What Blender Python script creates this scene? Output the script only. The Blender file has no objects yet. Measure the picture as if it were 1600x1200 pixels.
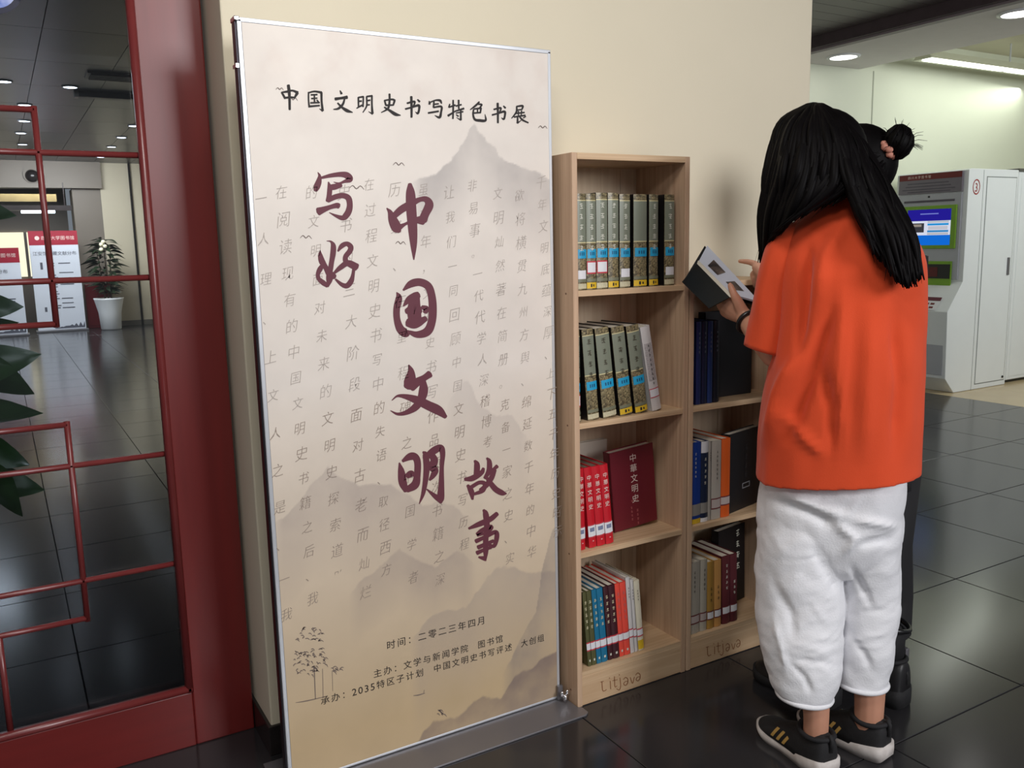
import bpy, bmesh, math, random
import numpy as np
from mathutils import Vector, Matrix, noise as mnoise
random.seed(7); np.random.seed(7)
scene = bpy.context.scene
COL = scene.collection

# ------------------------------------------------------------------ camera
FPX = 1366.6; CAMH = 1.33
YAW, PITCH, ROLL = math.radians(30.0817), math.radians(-9.1366), math.radians(-1.2937)
_f = np.array([math.sin(YAW)*math.cos(PITCH), math.cos(YAW)*math.cos(PITCH), math.sin(PITCH)])
_r0 = np.array([math.cos(YAW), -math.sin(YAW), 0.0]); _u0 = np.cross(_r0, _f)
_r = math.cos(ROLL)*_r0 + math.sin(ROLL)*_u0; _u = -math.sin(ROLL)*_r0 + math.cos(ROLL)*_u0
cam_d = bpy.data.cameras.new('camera'); cam = bpy.data.objects.new('camera', cam_d); COL.objects.link(cam)
cam_d.sensor_width = 36.0; cam_d.lens = FPX/1600*36; cam_d.clip_start = 0.02; cam_d.clip_end = 200
cam.matrix_world = Matrix(((_r[0], _u[0], -_f[0], 0), (_r[1], _u[1], -_f[1], 0), (_r[2], _u[2], -_f[2], CAMH), (0, 0, 0, 1)))
scene.camera = cam

# ------------------------------------------------------------------ world, lights, exposure
def lin(c):
    return tuple(((v/255)/12.92 if v/255 <= 0.04045 else ((v/255+0.055)/1.055)**2.4) for v in c[:3]) + (1.0,)
w = bpy.data.worlds.new('hall_daylight'); scene.world = w; w.use_nodes = True
w.node_tree.nodes['Background'].inputs[0].default_value = (0.90, 0.94, 1.0, 1)
w.node_tree.nodes['Background'].inputs[1].default_value = 0.24
def area(name, loc, target, sx, sy, power, color=(1, 1, 1)):
    l = bpy.data.lights.new(name, 'AREA'); l.shape = 'RECTANGLE'; l.size = sx; l.size_y = sy
    l.energy = power; l.color = color
    o = bpy.data.objects.new(name, l); COL.objects.link(o); o.location = loc
    o.rotation_euler = (Vector(target)-Vector(loc)).to_track_quat('-Z', 'Y').to_euler()
    return o
area('window_daylight', (2.15, -2.5, 2.3), (1.5, 2.1, 0.8), 1.4, 1.2, 112, (0.98, 0.98, 1.0))
area('ceiling_lamp_and_fill', (0.45, 0.75, 2.82), (0.6, 1.2, 0), 0.6, 0.6, 21, (1.0, 0.97, 0.92))
area('ceiling_lamp_and_fill', (-0.9, -0.6, 2.82), (-0.2, 0.6, 0), 0.6, 0.6, 28, (1.0, 0.97, 0.93))  # added fill from behind left, no lamp known there
area('lobby_fill_light', (-0.5, 6.0, 2.84), (0.2, 6.0, 0), 0.5, 0.8, 14, (0.84, 0.90, 1.0))  # the lobby area lights are added fill, apart from the round downlights
area('lobby_fill_light', (-0.35, 12.0, 2.84), (0.6, 12.0, 0), 0.5, 4.0, 75, (0.84, 0.90, 1.0))
area('lobby_fill_light', (0.9, 15.6, 2.84), (1.0, 16.8, 0.8), 1.6, 1.2, 175, (1.0, 0.98, 0.95))
area('corridor_lamp_and_fill', (8.0, 4.93, 2.74), (7.9, 5.25, 1.0), 2.2, 0.12, 5, (0.95, 1.0, 0.90))
area('corridor_lamp_and_fill', (7.5, 2.2, 2.7), (7.3, 4.4, 0.6), 1.2, 1.2, 48, (0.96, 1.0, 0.95))  # added to brighten the kiosk side, no fixture known there
scene.view_settings.view_transform = 'Standard'; scene.view_settings.look = 'None'
scene.view_settings.gamma = 1.0; scene.view_settings.use_curve_mapping = False
scene.view_settings.exposure = 0.0

# ------------------------------------------------------------------ pixels to directions
def ray(x, y): return _r*((x-800)/FPX) - _u*((y-600)/FPX) + _f
EYE = np.array([0, 0, CAMH])
def on_y(x, y, Y): d = ray(x, y); return EYE + d*(Y/d[1])
def on_x(x, y, X): d = ray(x, y); return EYE + d*(X/d[0])
def on_z(x, y, Z): d = ray(x, y); return EYE + d*((Z-CAMH)/d[2])
def project(P):
    q = np.asarray(P, float) - EYE
    k = q@_f
    return 800 + FPX*(q@_r)/k, 600 - FPX*(q@_u)/k

# ------------------------------------------------------------------ materials
MATS = {}
def mat(name, rgb, rough=0.5, metal=0.0, spec=0.5, var=0.0, vscale=8.0, bump=0.0, bscale=60.0, stretch=None, rgb2=None, emit=0.0, coat=0.0, sheen=0.0, sss=0.0):
    if name in MATS: return MATS[name]
    m = bpy.data.materials.new(name); m.use_nodes = True; nt = m.node_tree; N = nt.nodes; L = nt.links
    b = N['Principled BSDF']; c = lin(rgb)
    b.inputs['Base Color'].default_value = c; b.inputs['Roughness'].default_value = rough; b.inputs['Metallic'].default_value = metal
    b.inputs['Specular IOR Level'].default_value = spec
    if coat: b.inputs['Coat Weight'].default_value = coat; b.inputs['Coat Roughness'].default_value = 0.32
    if sheen: b.inputs['Sheen Weight'].default_value = sheen
    if sss: b.inputs['Subsurface Weight'].default_value = sss; b.inputs['Subsurface Scale'].default_value = 0.01
    if emit: b.inputs['Emission Color'].default_value = c; b.inputs['Emission Strength'].default_value = emit
    tc = N.new('ShaderNodeTexCoord'); mp = N.new('ShaderNodeMapping'); L.new(tc.outputs['Object'], mp.inputs[0])
    if stretch: mp.inputs['Scale'].default_value = stretch
    nz = N.new('ShaderNodeTexNoise'); nz.inputs['Scale'].default_value = vscale; nz.inputs['Detail'].default_value = 5; L.new(mp.outputs[0], nz.inputs[0])
    if var or rgb2:
        rp = N.new('ShaderNodeValToRGB'); rp.color_ramp.elements[0].position = 0.3; rp.color_ramp.elements[1].position = 0.7
        if rgb2: rp.color_ramp.elements[0].color = lin(rgb2); rp.color_ramp.elements[1].color = c
        else:
            rp.color_ramp.elements[0].color = tuple(v*(1-var) for v in c[:3])+(1,)
            rp.color_ramp.elements[1].color = tuple(min(1, v*(1+var)) for v in c[:3])+(1,)
        L.new(nz.outputs['Fac'], rp.inputs[0]); L.new(rp.outputs[0], b.inputs['Base Color'])
    if bump:
        n2 = N.new('ShaderNodeTexNoise'); n2.inputs['Scale'].default_value = bscale; n2.inputs['Detail'].default_value = 4; L.new(mp.outputs[0], n2.inputs[0])
        bp = N.new('ShaderNodeBump'); bp.inputs['Strength'].default_value = bump; bp.inputs['Distance'].default_value = 0.004
        L.new(n2.outputs['Fac'], bp.inputs['Height']); L.new(bp.outputs[0], b.inputs['Normal'])
    MATS[name] = m
    return m
def wood(name, rgb, rgb2, axis='z', rough=0.55, scale=1.0):
    if name in MATS: return MATS[name]
    m = mat(name, rgb, rough=rough); nt = m.node_tree; N = nt.nodes; L = nt.links; b = N['Principled BSDF']
    tc = N.new('ShaderNodeTexCoord'); mp = N.new('ShaderNodeMapping'); L.new(tc.outputs['Object'], mp.inputs[0])
    mp.inputs['Scale'].default_value = {'z': (26, 26, 0.9), 'x': (0.9, 26, 26)}[axis]
    n1 = N.new('ShaderNodeTexNoise'); n1.inputs['Scale'].default_value = 2.2*scale; n1.inputs['Detail'].default_value = 6; n1.inputs['Distortion'].default_value = 1.2
    L.new(mp.outputs[0], n1.inputs[0])
    rp = N.new('ShaderNodeValToRGB'); rp.color_ramp.elements[0].position = 0.32; rp.color_ramp.elements[1].position = 0.62
    rp.color_ramp.elements[0].color = lin(rgb2); rp.color_ramp.elements[1].color = lin(rgb)
    L.new(n1.outputs['Fac'], rp.inputs[0]); L.new(rp.outputs[0], b.inputs['Base Color'])
    bp = N.new('ShaderNodeBump'); bp.inputs['Strength'].default_value = 0.12; bp.inputs['Distance'].default_value = 0.002
    L.new(n1.outputs['Fac'], bp.inputs['Height']); L.new(bp.outputs[0], b.inputs['Normal'])
    return m
def glow(name, rgb, strength):
    if name in MATS: return MATS[name]
    m = bpy.data.materials.new(name); m.use_nodes = True; nt = m.node_tree
    nt.nodes.remove(nt.nodes['Principled BSDF']); e = nt.nodes.new('ShaderNodeEmission')
    e.inputs[0].default_value = lin(rgb); e.inputs[1].default_value = strength
    nt.links.new(e.outputs[0], nt.nodes['Material Output'].inputs[0]); MATS[name] = m
    return m
def glass(name):
    m = bpy.data.materials.new(name); m.use_nodes = True; nt = m.node_tree; N = nt.nodes; L = nt.links
    N.remove(N['Principled BSDF'])
    t = N.new('ShaderNodeBsdfTransparent'); t.inputs[0].default_value = (0.86, 0.90, 0.93, 1)
    g = N.new('ShaderNodeBsdfGlossy'); g.inputs['Roughness'].default_value = 0.0
    fr = N.new('ShaderNodeFresnel'); fr.inputs[0].default_value = 1.4; mx = N.new('ShaderNodeMixShader')
    L.new(fr.outputs[0], mx.inputs[0]); L.new(t.outputs[0], mx.inputs[1]); L.new(g.outputs[0], mx.inputs[2])
    L.new(mx.outputs[0], N['Material Output'].inputs[0]); return m
M_cream = mat('cream_wall_paint', (226, 216, 192), rough=0.75, var=0.02, vscale=2, bump=0.05, bscale=180)
M_white_wall = mat('pale_green_white_wall', (222, 226, 208), rough=0.6, var=0.015, vscale=2)
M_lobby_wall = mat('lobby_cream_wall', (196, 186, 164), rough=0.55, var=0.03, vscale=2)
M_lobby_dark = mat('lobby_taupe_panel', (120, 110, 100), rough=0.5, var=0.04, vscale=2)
M_base = mat('black_skirting', (36, 32, 32), rough=0.25, var=0.15)
M_tile = mat('dark_polished_tile', (44, 43, 45), rough=0.17, spec=0.55, var=0.12, vscale=3)
M_grout = mat('dark_grout', (24, 23, 24), rough=0.8, var=0.1)
M_beige = mat('beige_floor_tile', (196, 176, 140), rough=0.25, var=0.04, vscale=4)
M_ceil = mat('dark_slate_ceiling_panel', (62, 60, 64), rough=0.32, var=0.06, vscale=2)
M_strip = mat('dark_ceiling_strip', (92, 82, 84), rough=0.4, var=0.05, vscale=3)
M_soffit = mat('white_plaster_soffit', (232, 226, 226), rough=0.7, var=0.02)
M_lightceil = mat('pale_plaster_ceiling', (214, 208, 188), rough=0.7, var=0.02)
M_trim = mat('dark_brown_trim', (74, 62, 66), rough=0.4, var=0.12, vscale=12)
M_red = mat('red_lacquered_wood', (114, 34, 32), rough=0.34, coat=0.35, var=0.10, vscale=5, stretch=(6, 6, 0.5))
M_redbar = mat('red_lacquered_moulding', (116, 44, 44), rough=0.3, coat=0.5, var=0.1)
M_pine = wood('pine_upright', (206, 174, 144), (184, 150, 122), 'z', scale=0.8)
M_pinex = wood('pine_board', (214, 184, 148), (196, 162, 126), 'x', scale=0.8)
M_alu = mat('brushed_aluminium', (208, 211, 216), rough=0.35, metal=0.45, var=0.04)
M_aludark = mat('dark_anodised_edge', (62, 58, 64), rough=0.3, metal=0.8, var=0.1)
M_steel = mat('grey_steel_plate', (128, 126, 130), rough=0.35, metal=0.55, var=0.05, vscale=4)
M_chrome = mat('chrome', (220, 220, 222), rough=0.12, metal=1.0, var=0.02)
M_white = mat('white_plastic', (232, 234, 236), rough=0.4, var=0.01)
M_paper = mat('page_block_paper', (214, 206, 190), rough=0.85, var=0.06, vscale=2, stretch=(400, 1, 1))
M_labelw = mat('white_label_paper', (226, 226, 230), rough=0.6, var=0.02)
M_labelr = mat('red_label_border', (196, 60, 72), rough=0.6, var=0.05)
M_labelb = mat('blue_label_paper', (34, 160, 206), rough=0.4, var=0.05)
M_labely = mat('yellow_label_paper', (222, 184, 40), rough=0.5, var=0.05)
M_ink = mat('black_ink', (36, 30, 30), rough=0.7, var=0.05)
M_silver = mat('silver_foil_lettering', (214, 214, 200), rough=0.4, var=0.04)
M_maroon = mat('maroon_brush_ink', (100, 44, 58), rough=0.6, var=0.04)
M_faint = mat('faint_grey_ink', (180, 170, 162), rough=0.7, var=0.08)
M_burn = mat('burnt_wood_lettering', (140, 92, 56), rough=0.8, var=0.2, vscale=60)
M_glass = glass('clear_glass')
M_lamp = glow('lamp_diffuser', (255, 252, 245), 7.0)
M_lampblue = glow('cool_lamp_diffuser', (236, 242, 255), 10.0)
M_tube = glow('fluorescent_tube', (250, 255, 240), 4.0)

# ------------------------------------------------------------------ mesh helpers (everything is laid out in world metres)
class MB:
    def __init__(s): s.v = []; s.f = []
    def add(s, vs, fs):
        n = len(s.v); s.v += [tuple(float(c) for c in p) for p in vs]; s.f += [tuple(i+n for i in f) for f in fs]; return s
    def hexa(s, p):   # 8 corners: bottom four, top four
        return s.add(p, [(3, 2, 1, 0), (4, 5, 6, 7), (0, 1, 5, 4), (1, 2, 6, 5), (2, 3, 7, 6), (3, 0, 4, 7)])
    def box(s, x0, x1, y0, y1, z0, z1, T=None):
        p = [(x0, y0, z0), (x1, y0, z0), (x1, y1, z0), (x0, y1, z0), (x0, y0, z1), (x1, y0, z1), (x1, y1, z1), (x0, y1, z1)]
        if T is not None: p = [tuple(T @ Vector(q)) for q in p]
        return s.hexa(p)
    def tube(s, pts, rad, n=8, caps=True):
        pts = [np.array(p, float) for p in pts]; k = len(pts)
        if not hasattr(rad, '__len__'): rad = [rad]*k
        rings = []; prev = None
        for i in range(k):
            t = pts[min(i+1, k-1)]-pts[max(i-1, 0)]; t = t/(np.linalg.norm(t)+1e-12)
            a = prev if prev is not None else (np.array([0, 0, 1.0]) if abs(t[2]) < 0.9 else np.array([1.0, 0, 0]))
            a = a - t*(a@t); a = a/(np.linalg.norm(a)+1e-12); b = np.cross(t, a); prev = a
            rings.append([pts[i]+rad[i]*(math.cos(q)*a+math.sin(q)*b) for q in np.linspace(0, 2*math.pi, n, endpoint=False)])
        return s.loft(rings, caps)
    def loft(s, rings, caps=True, closed=True):
        n = len(rings[0]); vs = [p for r in rings for p in r]; fs = []
        for i in range(len(rings)-1):
            for j in range(n if closed else n-1):
                a = i*n+j; b = i*n+(j+1) % n; fs.append((a, b, b+n, a+n))
        if caps: fs += [tuple(range(n-1, -1, -1)), tuple(range((len(rings)-1)*n, len(rings)*n))]
        return s.add(vs, fs)
    def prism(s, poly, vec):
        n = len(poly); v = np.array(vec, float); vs = list(map(tuple, poly))+[tuple(np.array(p)+v) for p in poly]
        return s.add(vs, [tuple(range(n-1, -1, -1)), tuple(range(n, 2*n))]+[(i, (i+1) % n, (i+1) % n+n, i+n) for i in range(n)])
    def lathe(s, prof, c, n=24, caps=True):
        rings = [[(c[0]+r*math.cos(a), c[1]+r*math.sin(a), c[2]+z) for a in np.linspace(0, 2*math.pi, n, endpoint=False)] for r, z in prof]
        return s.loft(rings, caps)
    def ellipsoid(s, c, rx, ry, rz, n=16, m=10, T=None):
        rings = []
        for i in range(m+1):
            ph = -math.pi/2+math.pi*i/m; cr = max(math.cos(ph), 1e-3)
            rings.append([(rx*cr*math.cos(a), ry*cr*math.sin(a), rz*math.sin(ph)) for a in np.linspace(0, 2*math.pi, n, endpoint=False)])
        if T is not None: rings = [[tuple(T @ Vector(p)) for p in r] for r in rings]
        rings = [[(p[0]+c[0], p[1]+c[1], p[2]+c[2]) for p in r] for r in rings]
        return s.loft(rings)
    def disc(s, c, ax1, ax2, n=24):
        c = np.array(c, float); a1 = np.array(ax1, float); a2 = np.array(ax2, float)
        return s.add([c+math.cos(t)*a1+math.sin(t)*a2 for t in np.linspace(0, 2*math.pi, n, endpoint=False)], [tuple(range(n))])
def wloc(o):
    v = Vector((0, 0, 0))
    while o is not None: v += o.location; o = o.parent
    return v
def part(mb, name, m, parent=None, smooth=False, bevel=0.0, label=None, fix=True, loc=None):
    off = wloc(parent) if parent is not None else Vector((0, 0, 0))
    if loc is not None: off = off + (Vector(loc) - off)
    me = bpy.data.meshes.new(name); me.from_pydata([(p[0]-off[0], p[1]-off[1], p[2]-off[2]) for p in mb.v], [], mb.f); me.materials.append(m)
    if fix or bevel:
        bm = bmesh.new(); bm.from_mesh(me)
        if fix: bmesh.ops.recalc_face_normals(bm, faces=bm.faces)
        if bevel: bmesh.ops.bevel(bm, geom=list(bm.edges), offset=bevel, segments=2, affect='EDGES', profile=0.5)
        bm.to_mesh(me); bm.free()
    if smooth:
        for p in me.polygons: p.use_smooth = True
    o = bpy.data.objects.new(name, me); COL.objects.link(o)
    if parent is not None:
        o.parent = parent
        if loc is not None: o.location = Vector(loc) - wloc(parent)
    elif loc is not None: o.location = loc
    if label: o['label'] = label
    return o
def thing(name, label, cat, loc, group=None):
    o = bpy.data.objects.new(name, None); COL.objects.link(o); o.empty_display_size = 0.05
    o.location = loc; o['label'] = label; o['category'] = cat
    if group: o['group'] = group
    return o
def tag(o, label, cat, group=None):
    o['label'] = label; o['category'] = cat
    if group: o['group'] = group
    return o
def struct(o): o['kind'] = 'structure'; return o
def put(mesh, name, parent, loc, T=None):
    o = bpy.data.objects.new(name, mesh); COL.objects.link(o); o.parent = parent
    o.matrix_local = Matrix.Translation(Vector(loc)-wloc(parent)) @ (T.to_4x4() if T is not None else Matrix.Identity(4))
    return o
def catmull(pts, n=8):
    P = np.array(pts, float); P = np.vstack([2*P[0]-P[1], P, 2*P[-1]-P[-2]]); out = []
    for i in range(1, len(P)-2):
        for t in np.linspace(0, 1, n, endpoint=False):
            a, b, c, d = P[i-1], P[i], P[i+1], P[i+2]
            out.append(0.5*((2*b)+(c-a)*t+(2*a-5*b+4*c-d)*t*t+(3*b-a-3*c+d)*t**3))
    out.append(P[-2]); return np.array(out)

# ------------------------------------------------------------------ glyphs (Blender's built-in font)
GLY = {}
THIN = {}
def load_glyphs(chars, GLY=GLY, thin=0.0):
    todo = [c for c in sorted(set(chars)) if c not in GLY and c.strip()]; obs = []
    for ch in todo:
        cu = bpy.data.curves.new('glyph', 'FONT'); cu.body = ch; cu.size = 1; cu.resolution_u = 2; cu.offset = thin
        o = bpy.data.objects.new('glyph', cu); COL.objects.link(o); obs.append(o)
    dg = bpy.context.evaluated_depsgraph_get()
    for ch, o in zip(todo, obs):
        me = bpy.data.meshes.new_from_object(o.evaluated_get(dg))
        v = np.array([p.co[:2] for p in me.vertices]) if len(me.vertices) else np.zeros((0, 2))
        GLY[ch] = (v, [tuple(p.vertices) for p in me.polygons]); bpy.data.meshes.remove(me)
    for o in obs:
        cu = o.data; bpy.data.objects.remove(o); bpy.data.curves.remove(cu)
def lay_text(mb, text, fn, cx, cy, size, step, vertical=False, sx=1.0):
    """fn maps flat (u, v) to world; first glyph centred at (cx, cy)"""
    u, v = cx, cy
    for ch in text:
        if ch in GLY and len(GLY[ch][0]):
            g, fs = GLY[ch]
            wide = ord(ch) > 255
            q = g - (np.array([0.5, 0.38]) if wide else np.array([(g[:, 0].min()+g[:, 0].max())/2, 0.38]))
            mb.add([fn(u+p[0]*size*sx, v+p[1]*size) for p in q], fs)
        if vertical: v -= step
        else: u += step if ord(ch) > 255 or ch == ' ' else step*0.62
def ribbon(mb, pts, fn, lift=0.0, n=7, mw=0.4):
    """brush stroke: pts (x, y, full width)"""
    C = catmull(pts, n); L = []; R = []
    for i in range(len(C)):
        t = C[min(i+1, len(C)-1)][:2]-C[max(i-1, 0)][:2]; t = t/(np.linalg.norm(t)+1e-9); nn = np.array([-t[1], t[0]]); h = max(C[i][2], mw)/2
        L.append(C[i][:2]+nn*h); R.append(C[i][:2]-nn*h)
    def ext(p, t, h): return [p+t*h*0.5*math.cos(a)+np.array([-t[1], t[0]])*h*math.sin(a) for a in (0.9, 0, -0.9)]
    t1 = C[-1][:2]-C[-2][:2]; t1 = t1/(np.linalg.norm(t1)+1e-9); t0 = C[0][:2]-C[1][:2]; t0 = t0/(np.linalg.norm(t0)+1e-9)
    k = len(C); vs = [fn(p[0], p[1], lift) for p in L+R]
    fs = [(i, i+1, k+i+1, k+i) for i in range(k-1)]
    n0 = len(vs); e1 = ext(C[-1][:2], t1, max(C[-1][2], mw)/2); e0 = ext(C[0][:2], t0, max(C[0][2], mw)/2)
    vs += [fn(p[0], p[1], lift) for p in e1+e0]
    fs += [(k-1, n0, n0+1, n0+2, 2*k-1), (k, n0+3, n0+4, n0+5, 0)]
    mb.add(vs, fs)

# ================================================================== THE SETTING
WALL_Y = 2.19; WX0, WX1 = 0.507, 2.485; CEIL = 2.86; FAR_Y = 5.30; SOF = 2.75
floor = struct(part(MB().box(-3, 10.5, -3.2, 20, -0.12, -0.012), 'floor', M_grout))
# polished dark tiles, 0.6 m, joints where the photo has them
tb = bmesh.new(); bmesh.ops.create_cube(tb, size=1)
for v in tb.verts: v.co.x *= 0.597; v.co.y *= 0.597; v.co.z = v.co.z*0.012-0.006
bmesh.ops.bevel(tb, geom=[e for e in tb.edges if all(v.co.z > -0.003 for v in e.verts)], offset=0.0015, segments=1, affect='EDGES')
tile_me = bpy.data.meshes.new('tile'); tb.to_mesh(tile_me); tb.free(); tile_me.materials.append(M_tile)
tile_list = []
for i in range(-5, 7):
    for j in range(-5, 27):
        x = 2.805+0.6*i; y = 2.245+0.6*j
        if x > 6.7: continue
        if y > 5.6 and not (-0.9 < x < 2.9): continue
        tile_list.append((x, y))
tile_list.sort(key=lambda p: math.hypot(*p))
seen, rest = [], []
for x, y in tile_list:
    px, py = project((x, y, 0)) if (np.array([x, y, -CAMH])@_f) > 0.2 else (-9999, 0)
    (seen if (-260 < px < 1800 and py < 1650 and len(seen) < 290) else rest).append((x, y))
for x, y in seen: put(tile_me, 'tile', floor, (x, y, 0))
mb = MB()
for x, y in rest: mb.box(x-0.2985, x+0.2985, y-0.2985, y+0.2985, -0.012, 0)
o = part(mb, 'further_tiles', M_tile, floor); o['kind'] = 'stuff'
bei = bpy.data.meshes.new('beige_tile'); mm = MB().box(-0.299, 0.299, -0.299, 0.299, -0.012, 0); bei.from_pydata(mm.v, [], mm.f); bei.materials.append(M_beige)
for i in range(0, 6):
    for j in range(2, 6): put(bei, 'beige_tile', floor, (7.005+0.6*i, 2.245+0.6*j, 0.0))

wall = struct(part(MB().box(WX0, WX1, WALL_Y, 2.42, 0, 3.1), 'wall_main', M_cream, bevel=0.004))
bb = struct(part(MB().box(WX0-0.009, WX1+0.009, WALL_Y-0.009, 2.42, 0, 0.082), 'baseboard_main', M_base, bevel=0.002))
struct(part(MB().box(2.9, 10.5, FAR_Y, FAR_Y+0.15, 0, 3.1), 'wall_far_right', M_white_wall))
seam = struct(part(MB().box(6.80, 6.812, FAR_Y-0.004, FAR_Y, 0.0, SOF), 'trim_1', mat('seam_grey', (176, 180, 164), rough=0.6, var=0.03)))
struct(part(MB().box(10.4, 10.5, 1.0, FAR_Y, 0, 3.1), 'wall_corridor_end', M_white_wall))
struct(part(MB().box(2.9, 2.92, 2.65, 19.9, 0, 3.1), 'wall_lobby_right', M_lobby_wall))
struct(part(MB().box(WX1-0.03, 2.9, 2.61, 2.65, 0, 3.1), 'wall_return', M_cream))
struct(part(MB().box(WX1-0.03, WX1-0.01, 2.42, 2.61, 0, 3.1), 'wall_return_side', M_cream))
# main room ceiling: slab, with strips where it shows
ceil = struct(part(MB().box(-3, 5.62, -3.2, FAR_Y, CEIL+0.02, CEIL+0.10), 'ceiling', M_strip))
sm = bpy.data.meshes.new('ceiling_strip'); mm = MB().box(-1.55, 1.55, -0.073, 0.073, -0.012, 0.02); sm.from_pydata(mm.v, [], mm.f); sm.materials.append(M_strip)
for j in range(24): put(sm, 'ceiling_strip', ceil, (4.04, 1.75+0.15*j, CEIL))
part(MB().box(3.9, 4.4, 4.30, 4.42, CEIL-0.02, CEIL-0.012), 'air_vent', mat('vent_dark', (40, 36, 38), rough=0.5, var=0.1), ceil)
# soffit beam with its dark side trim
sof = struct(part(MB().box(5.68, 6.62, 0.4, FAR_Y, SOF, 3.1), 'ceiling_soffit', M_soffit, bevel=0.004))
struct(part(MB().box(5.60, 5.68, 0.4, FAR_Y, SOF+0.012, CEIL+0.02), 'trim_2', M_trim, bevel=0.004))
struct(part(MB().box(5.635, 5.70, 0.4, FAR_Y, SOF-0.004, SOF+0.014), 'trim_3', mat('grey_trim', (130, 118, 122), rough=0.5, var=0.05)))
struct(part(MB().box(6.62, 10.5, 0.4, FAR_Y, 3.04, 3.1), 'ceiling_corridor', M_lightceil))
# lobby behind the glass door
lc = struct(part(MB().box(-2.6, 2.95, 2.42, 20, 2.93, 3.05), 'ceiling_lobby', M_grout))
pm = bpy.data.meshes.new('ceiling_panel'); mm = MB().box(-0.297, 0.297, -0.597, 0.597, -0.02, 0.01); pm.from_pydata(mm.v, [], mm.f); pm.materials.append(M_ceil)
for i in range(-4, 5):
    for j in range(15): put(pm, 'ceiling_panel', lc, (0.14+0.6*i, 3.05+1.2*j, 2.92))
struct(part(MB().box(1.72, 2.95, 17.42, 17.6, 0, 2.95), 'wall_lobby_far', M_lobby_wall))
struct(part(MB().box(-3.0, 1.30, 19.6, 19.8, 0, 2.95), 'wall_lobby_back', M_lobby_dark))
struct(part(MB().box(2.20, 2.235, 17.38, 17.42, 0, 2.95), 'trim_4', M_base))
struct(part(MB().box(1.72, 2.95, 17.40, 17.42, 0, 0.09), 'baseboard_lobby', mat('grey_skirting', (110, 106, 100), rough=0.3, var=0.1)))
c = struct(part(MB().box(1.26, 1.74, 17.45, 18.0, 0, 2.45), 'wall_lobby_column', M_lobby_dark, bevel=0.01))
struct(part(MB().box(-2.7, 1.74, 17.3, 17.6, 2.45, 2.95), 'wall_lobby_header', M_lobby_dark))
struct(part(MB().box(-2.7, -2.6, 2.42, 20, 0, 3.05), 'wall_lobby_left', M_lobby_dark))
struct(part(MB().box(-2.6, -0.69, 2.36, 2.45, 0, 3.05), 'wall_beside_door', M_cream))
struct(part(MB().box(-0.69, 0.507, 2.36, 2.45, 2.40, 3.05), 'wall_over_door', M_cream))
# glowing panel with bars, added for the brightly lit wall at the far lobby end
wn = struct(part(MB().box(-1.6, 0.62, 19.55, 19.6, 0.9, 1.75), 'wall_lobby_glow', glow('lit_wall_glow', (255, 240, 205), 1.5)))
for x in (-0.9, -0.2, 0.5): part(MB().box(x, x+0.05, 19.52, 19.56, 0.9, 1.75), 'glow_panel_bar', M_lobby_dark, wn)

# ------------------------------------------------------------------ red lattice door with glass
DY = 2.345; cxd = -0.085
door = bpy.data.objects.new('door_1', None); COL.objects.link(door); door.location = (cxd, DY, 0); door['kind'] = 'structure'
door['label'] = 'red lacquered lattice door with clear glass left of the banner'
for x0, x1, nm in ((0.341, 0.497, 's'), (-0.667, -0.511, 's')): part(MB().box(x0, x1, DY, DY+0.055, 0, 2.36), 'stile', M_red, door, bevel=0.004)
part(MB().box(-0.511, 0.341, DY, DY+0.055, 0.0, 0.155), 'bottom_rail', mat('red_lacquered_rail', (110, 32, 30), rough=0.34, coat=0.35, var=0.10, vscale=5, stretch=(0.5, 6, 6)), door, bevel=0.003)
part(MB().box(-0.511, 0.341, DY, DY+0.055, 2.24, 2.36), 'top_rail', MATS['red_lacquered_rail'], door, bevel=0.003)
part(MB().box(-0.52, 0.35, DY+0.026, DY+0.032, 0.15, 2.25), 'glass_pane', M_glass, door)
BX0, BX1 = -0.511, 0.341
for a, b in (((BX1-0.006, 0.155), (BX1-0.006, 2.24)), ((BX0+0.006, 0.155), (BX0+0.006, 2.24)), ((BX0, 0.163), (BX1, 0.163)), ((BX0, 2.235), (BX1, 2.235))):
    part(MB().tube([(a[0], DY+0.006, a[1]), (b[0], DY+0.006, b[1])], 0.011, 10), 'bead', M_redbar, door, smooth=True)
def bar(x0, z0, x1, z1): part(MB().tube([(x0, DY+0.016, z0), (x1, DY+0.016, z1)], 0.0073, 10), 'lattice_bar', M_redbar, door, smooth=True)
hw = 0.194
for z0, z1, za, zb in ((1.163, 1.659, 1.266, 1.563), (0.417, 0.917, 0.516, 0.813), (1.909, 2.20, 2.0, 2.1)):
    for s in (-1, 1): bar(cxd+s*hw, z0-0.008, cxd+s*hw, z1+0.008)
    bar(cxd-hw, z0, cxd+hw, z0); bar(cxd-hw, z1, cxd+hw, z1)
    for z in (za, zb): bar(BX0, z, BX1, z)
for z0, z1 in ((0.163, 0.417), (0.917, 1.163), (1.659, 1.909)): bar(cxd, z0, cxd, z1)
st = thing('round_sticker', 'round blue and white sticker with dark rim high on the door glass', 'sticker', (-0.06, DY+0.02, 1.99))
cc = on_y(-14, -24, DY+0.021)
part(MB().tube([cc+np.array([0, 0.0, 0]), cc+np.array([0, 0.004, 0])], 0.062, 32), 'rim', mat('navy_sticker', (22, 24, 52), rough=0.3, var=0.1), st)
part(MB().tube([cc-np.array([0, 0.001, 0]), cc], 0.05, 32), 'face', mat('blue_sticker', (70, 104, 200), rough=0.3, rgb2=(190, 200, 240), vscale=30), st)

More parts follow.
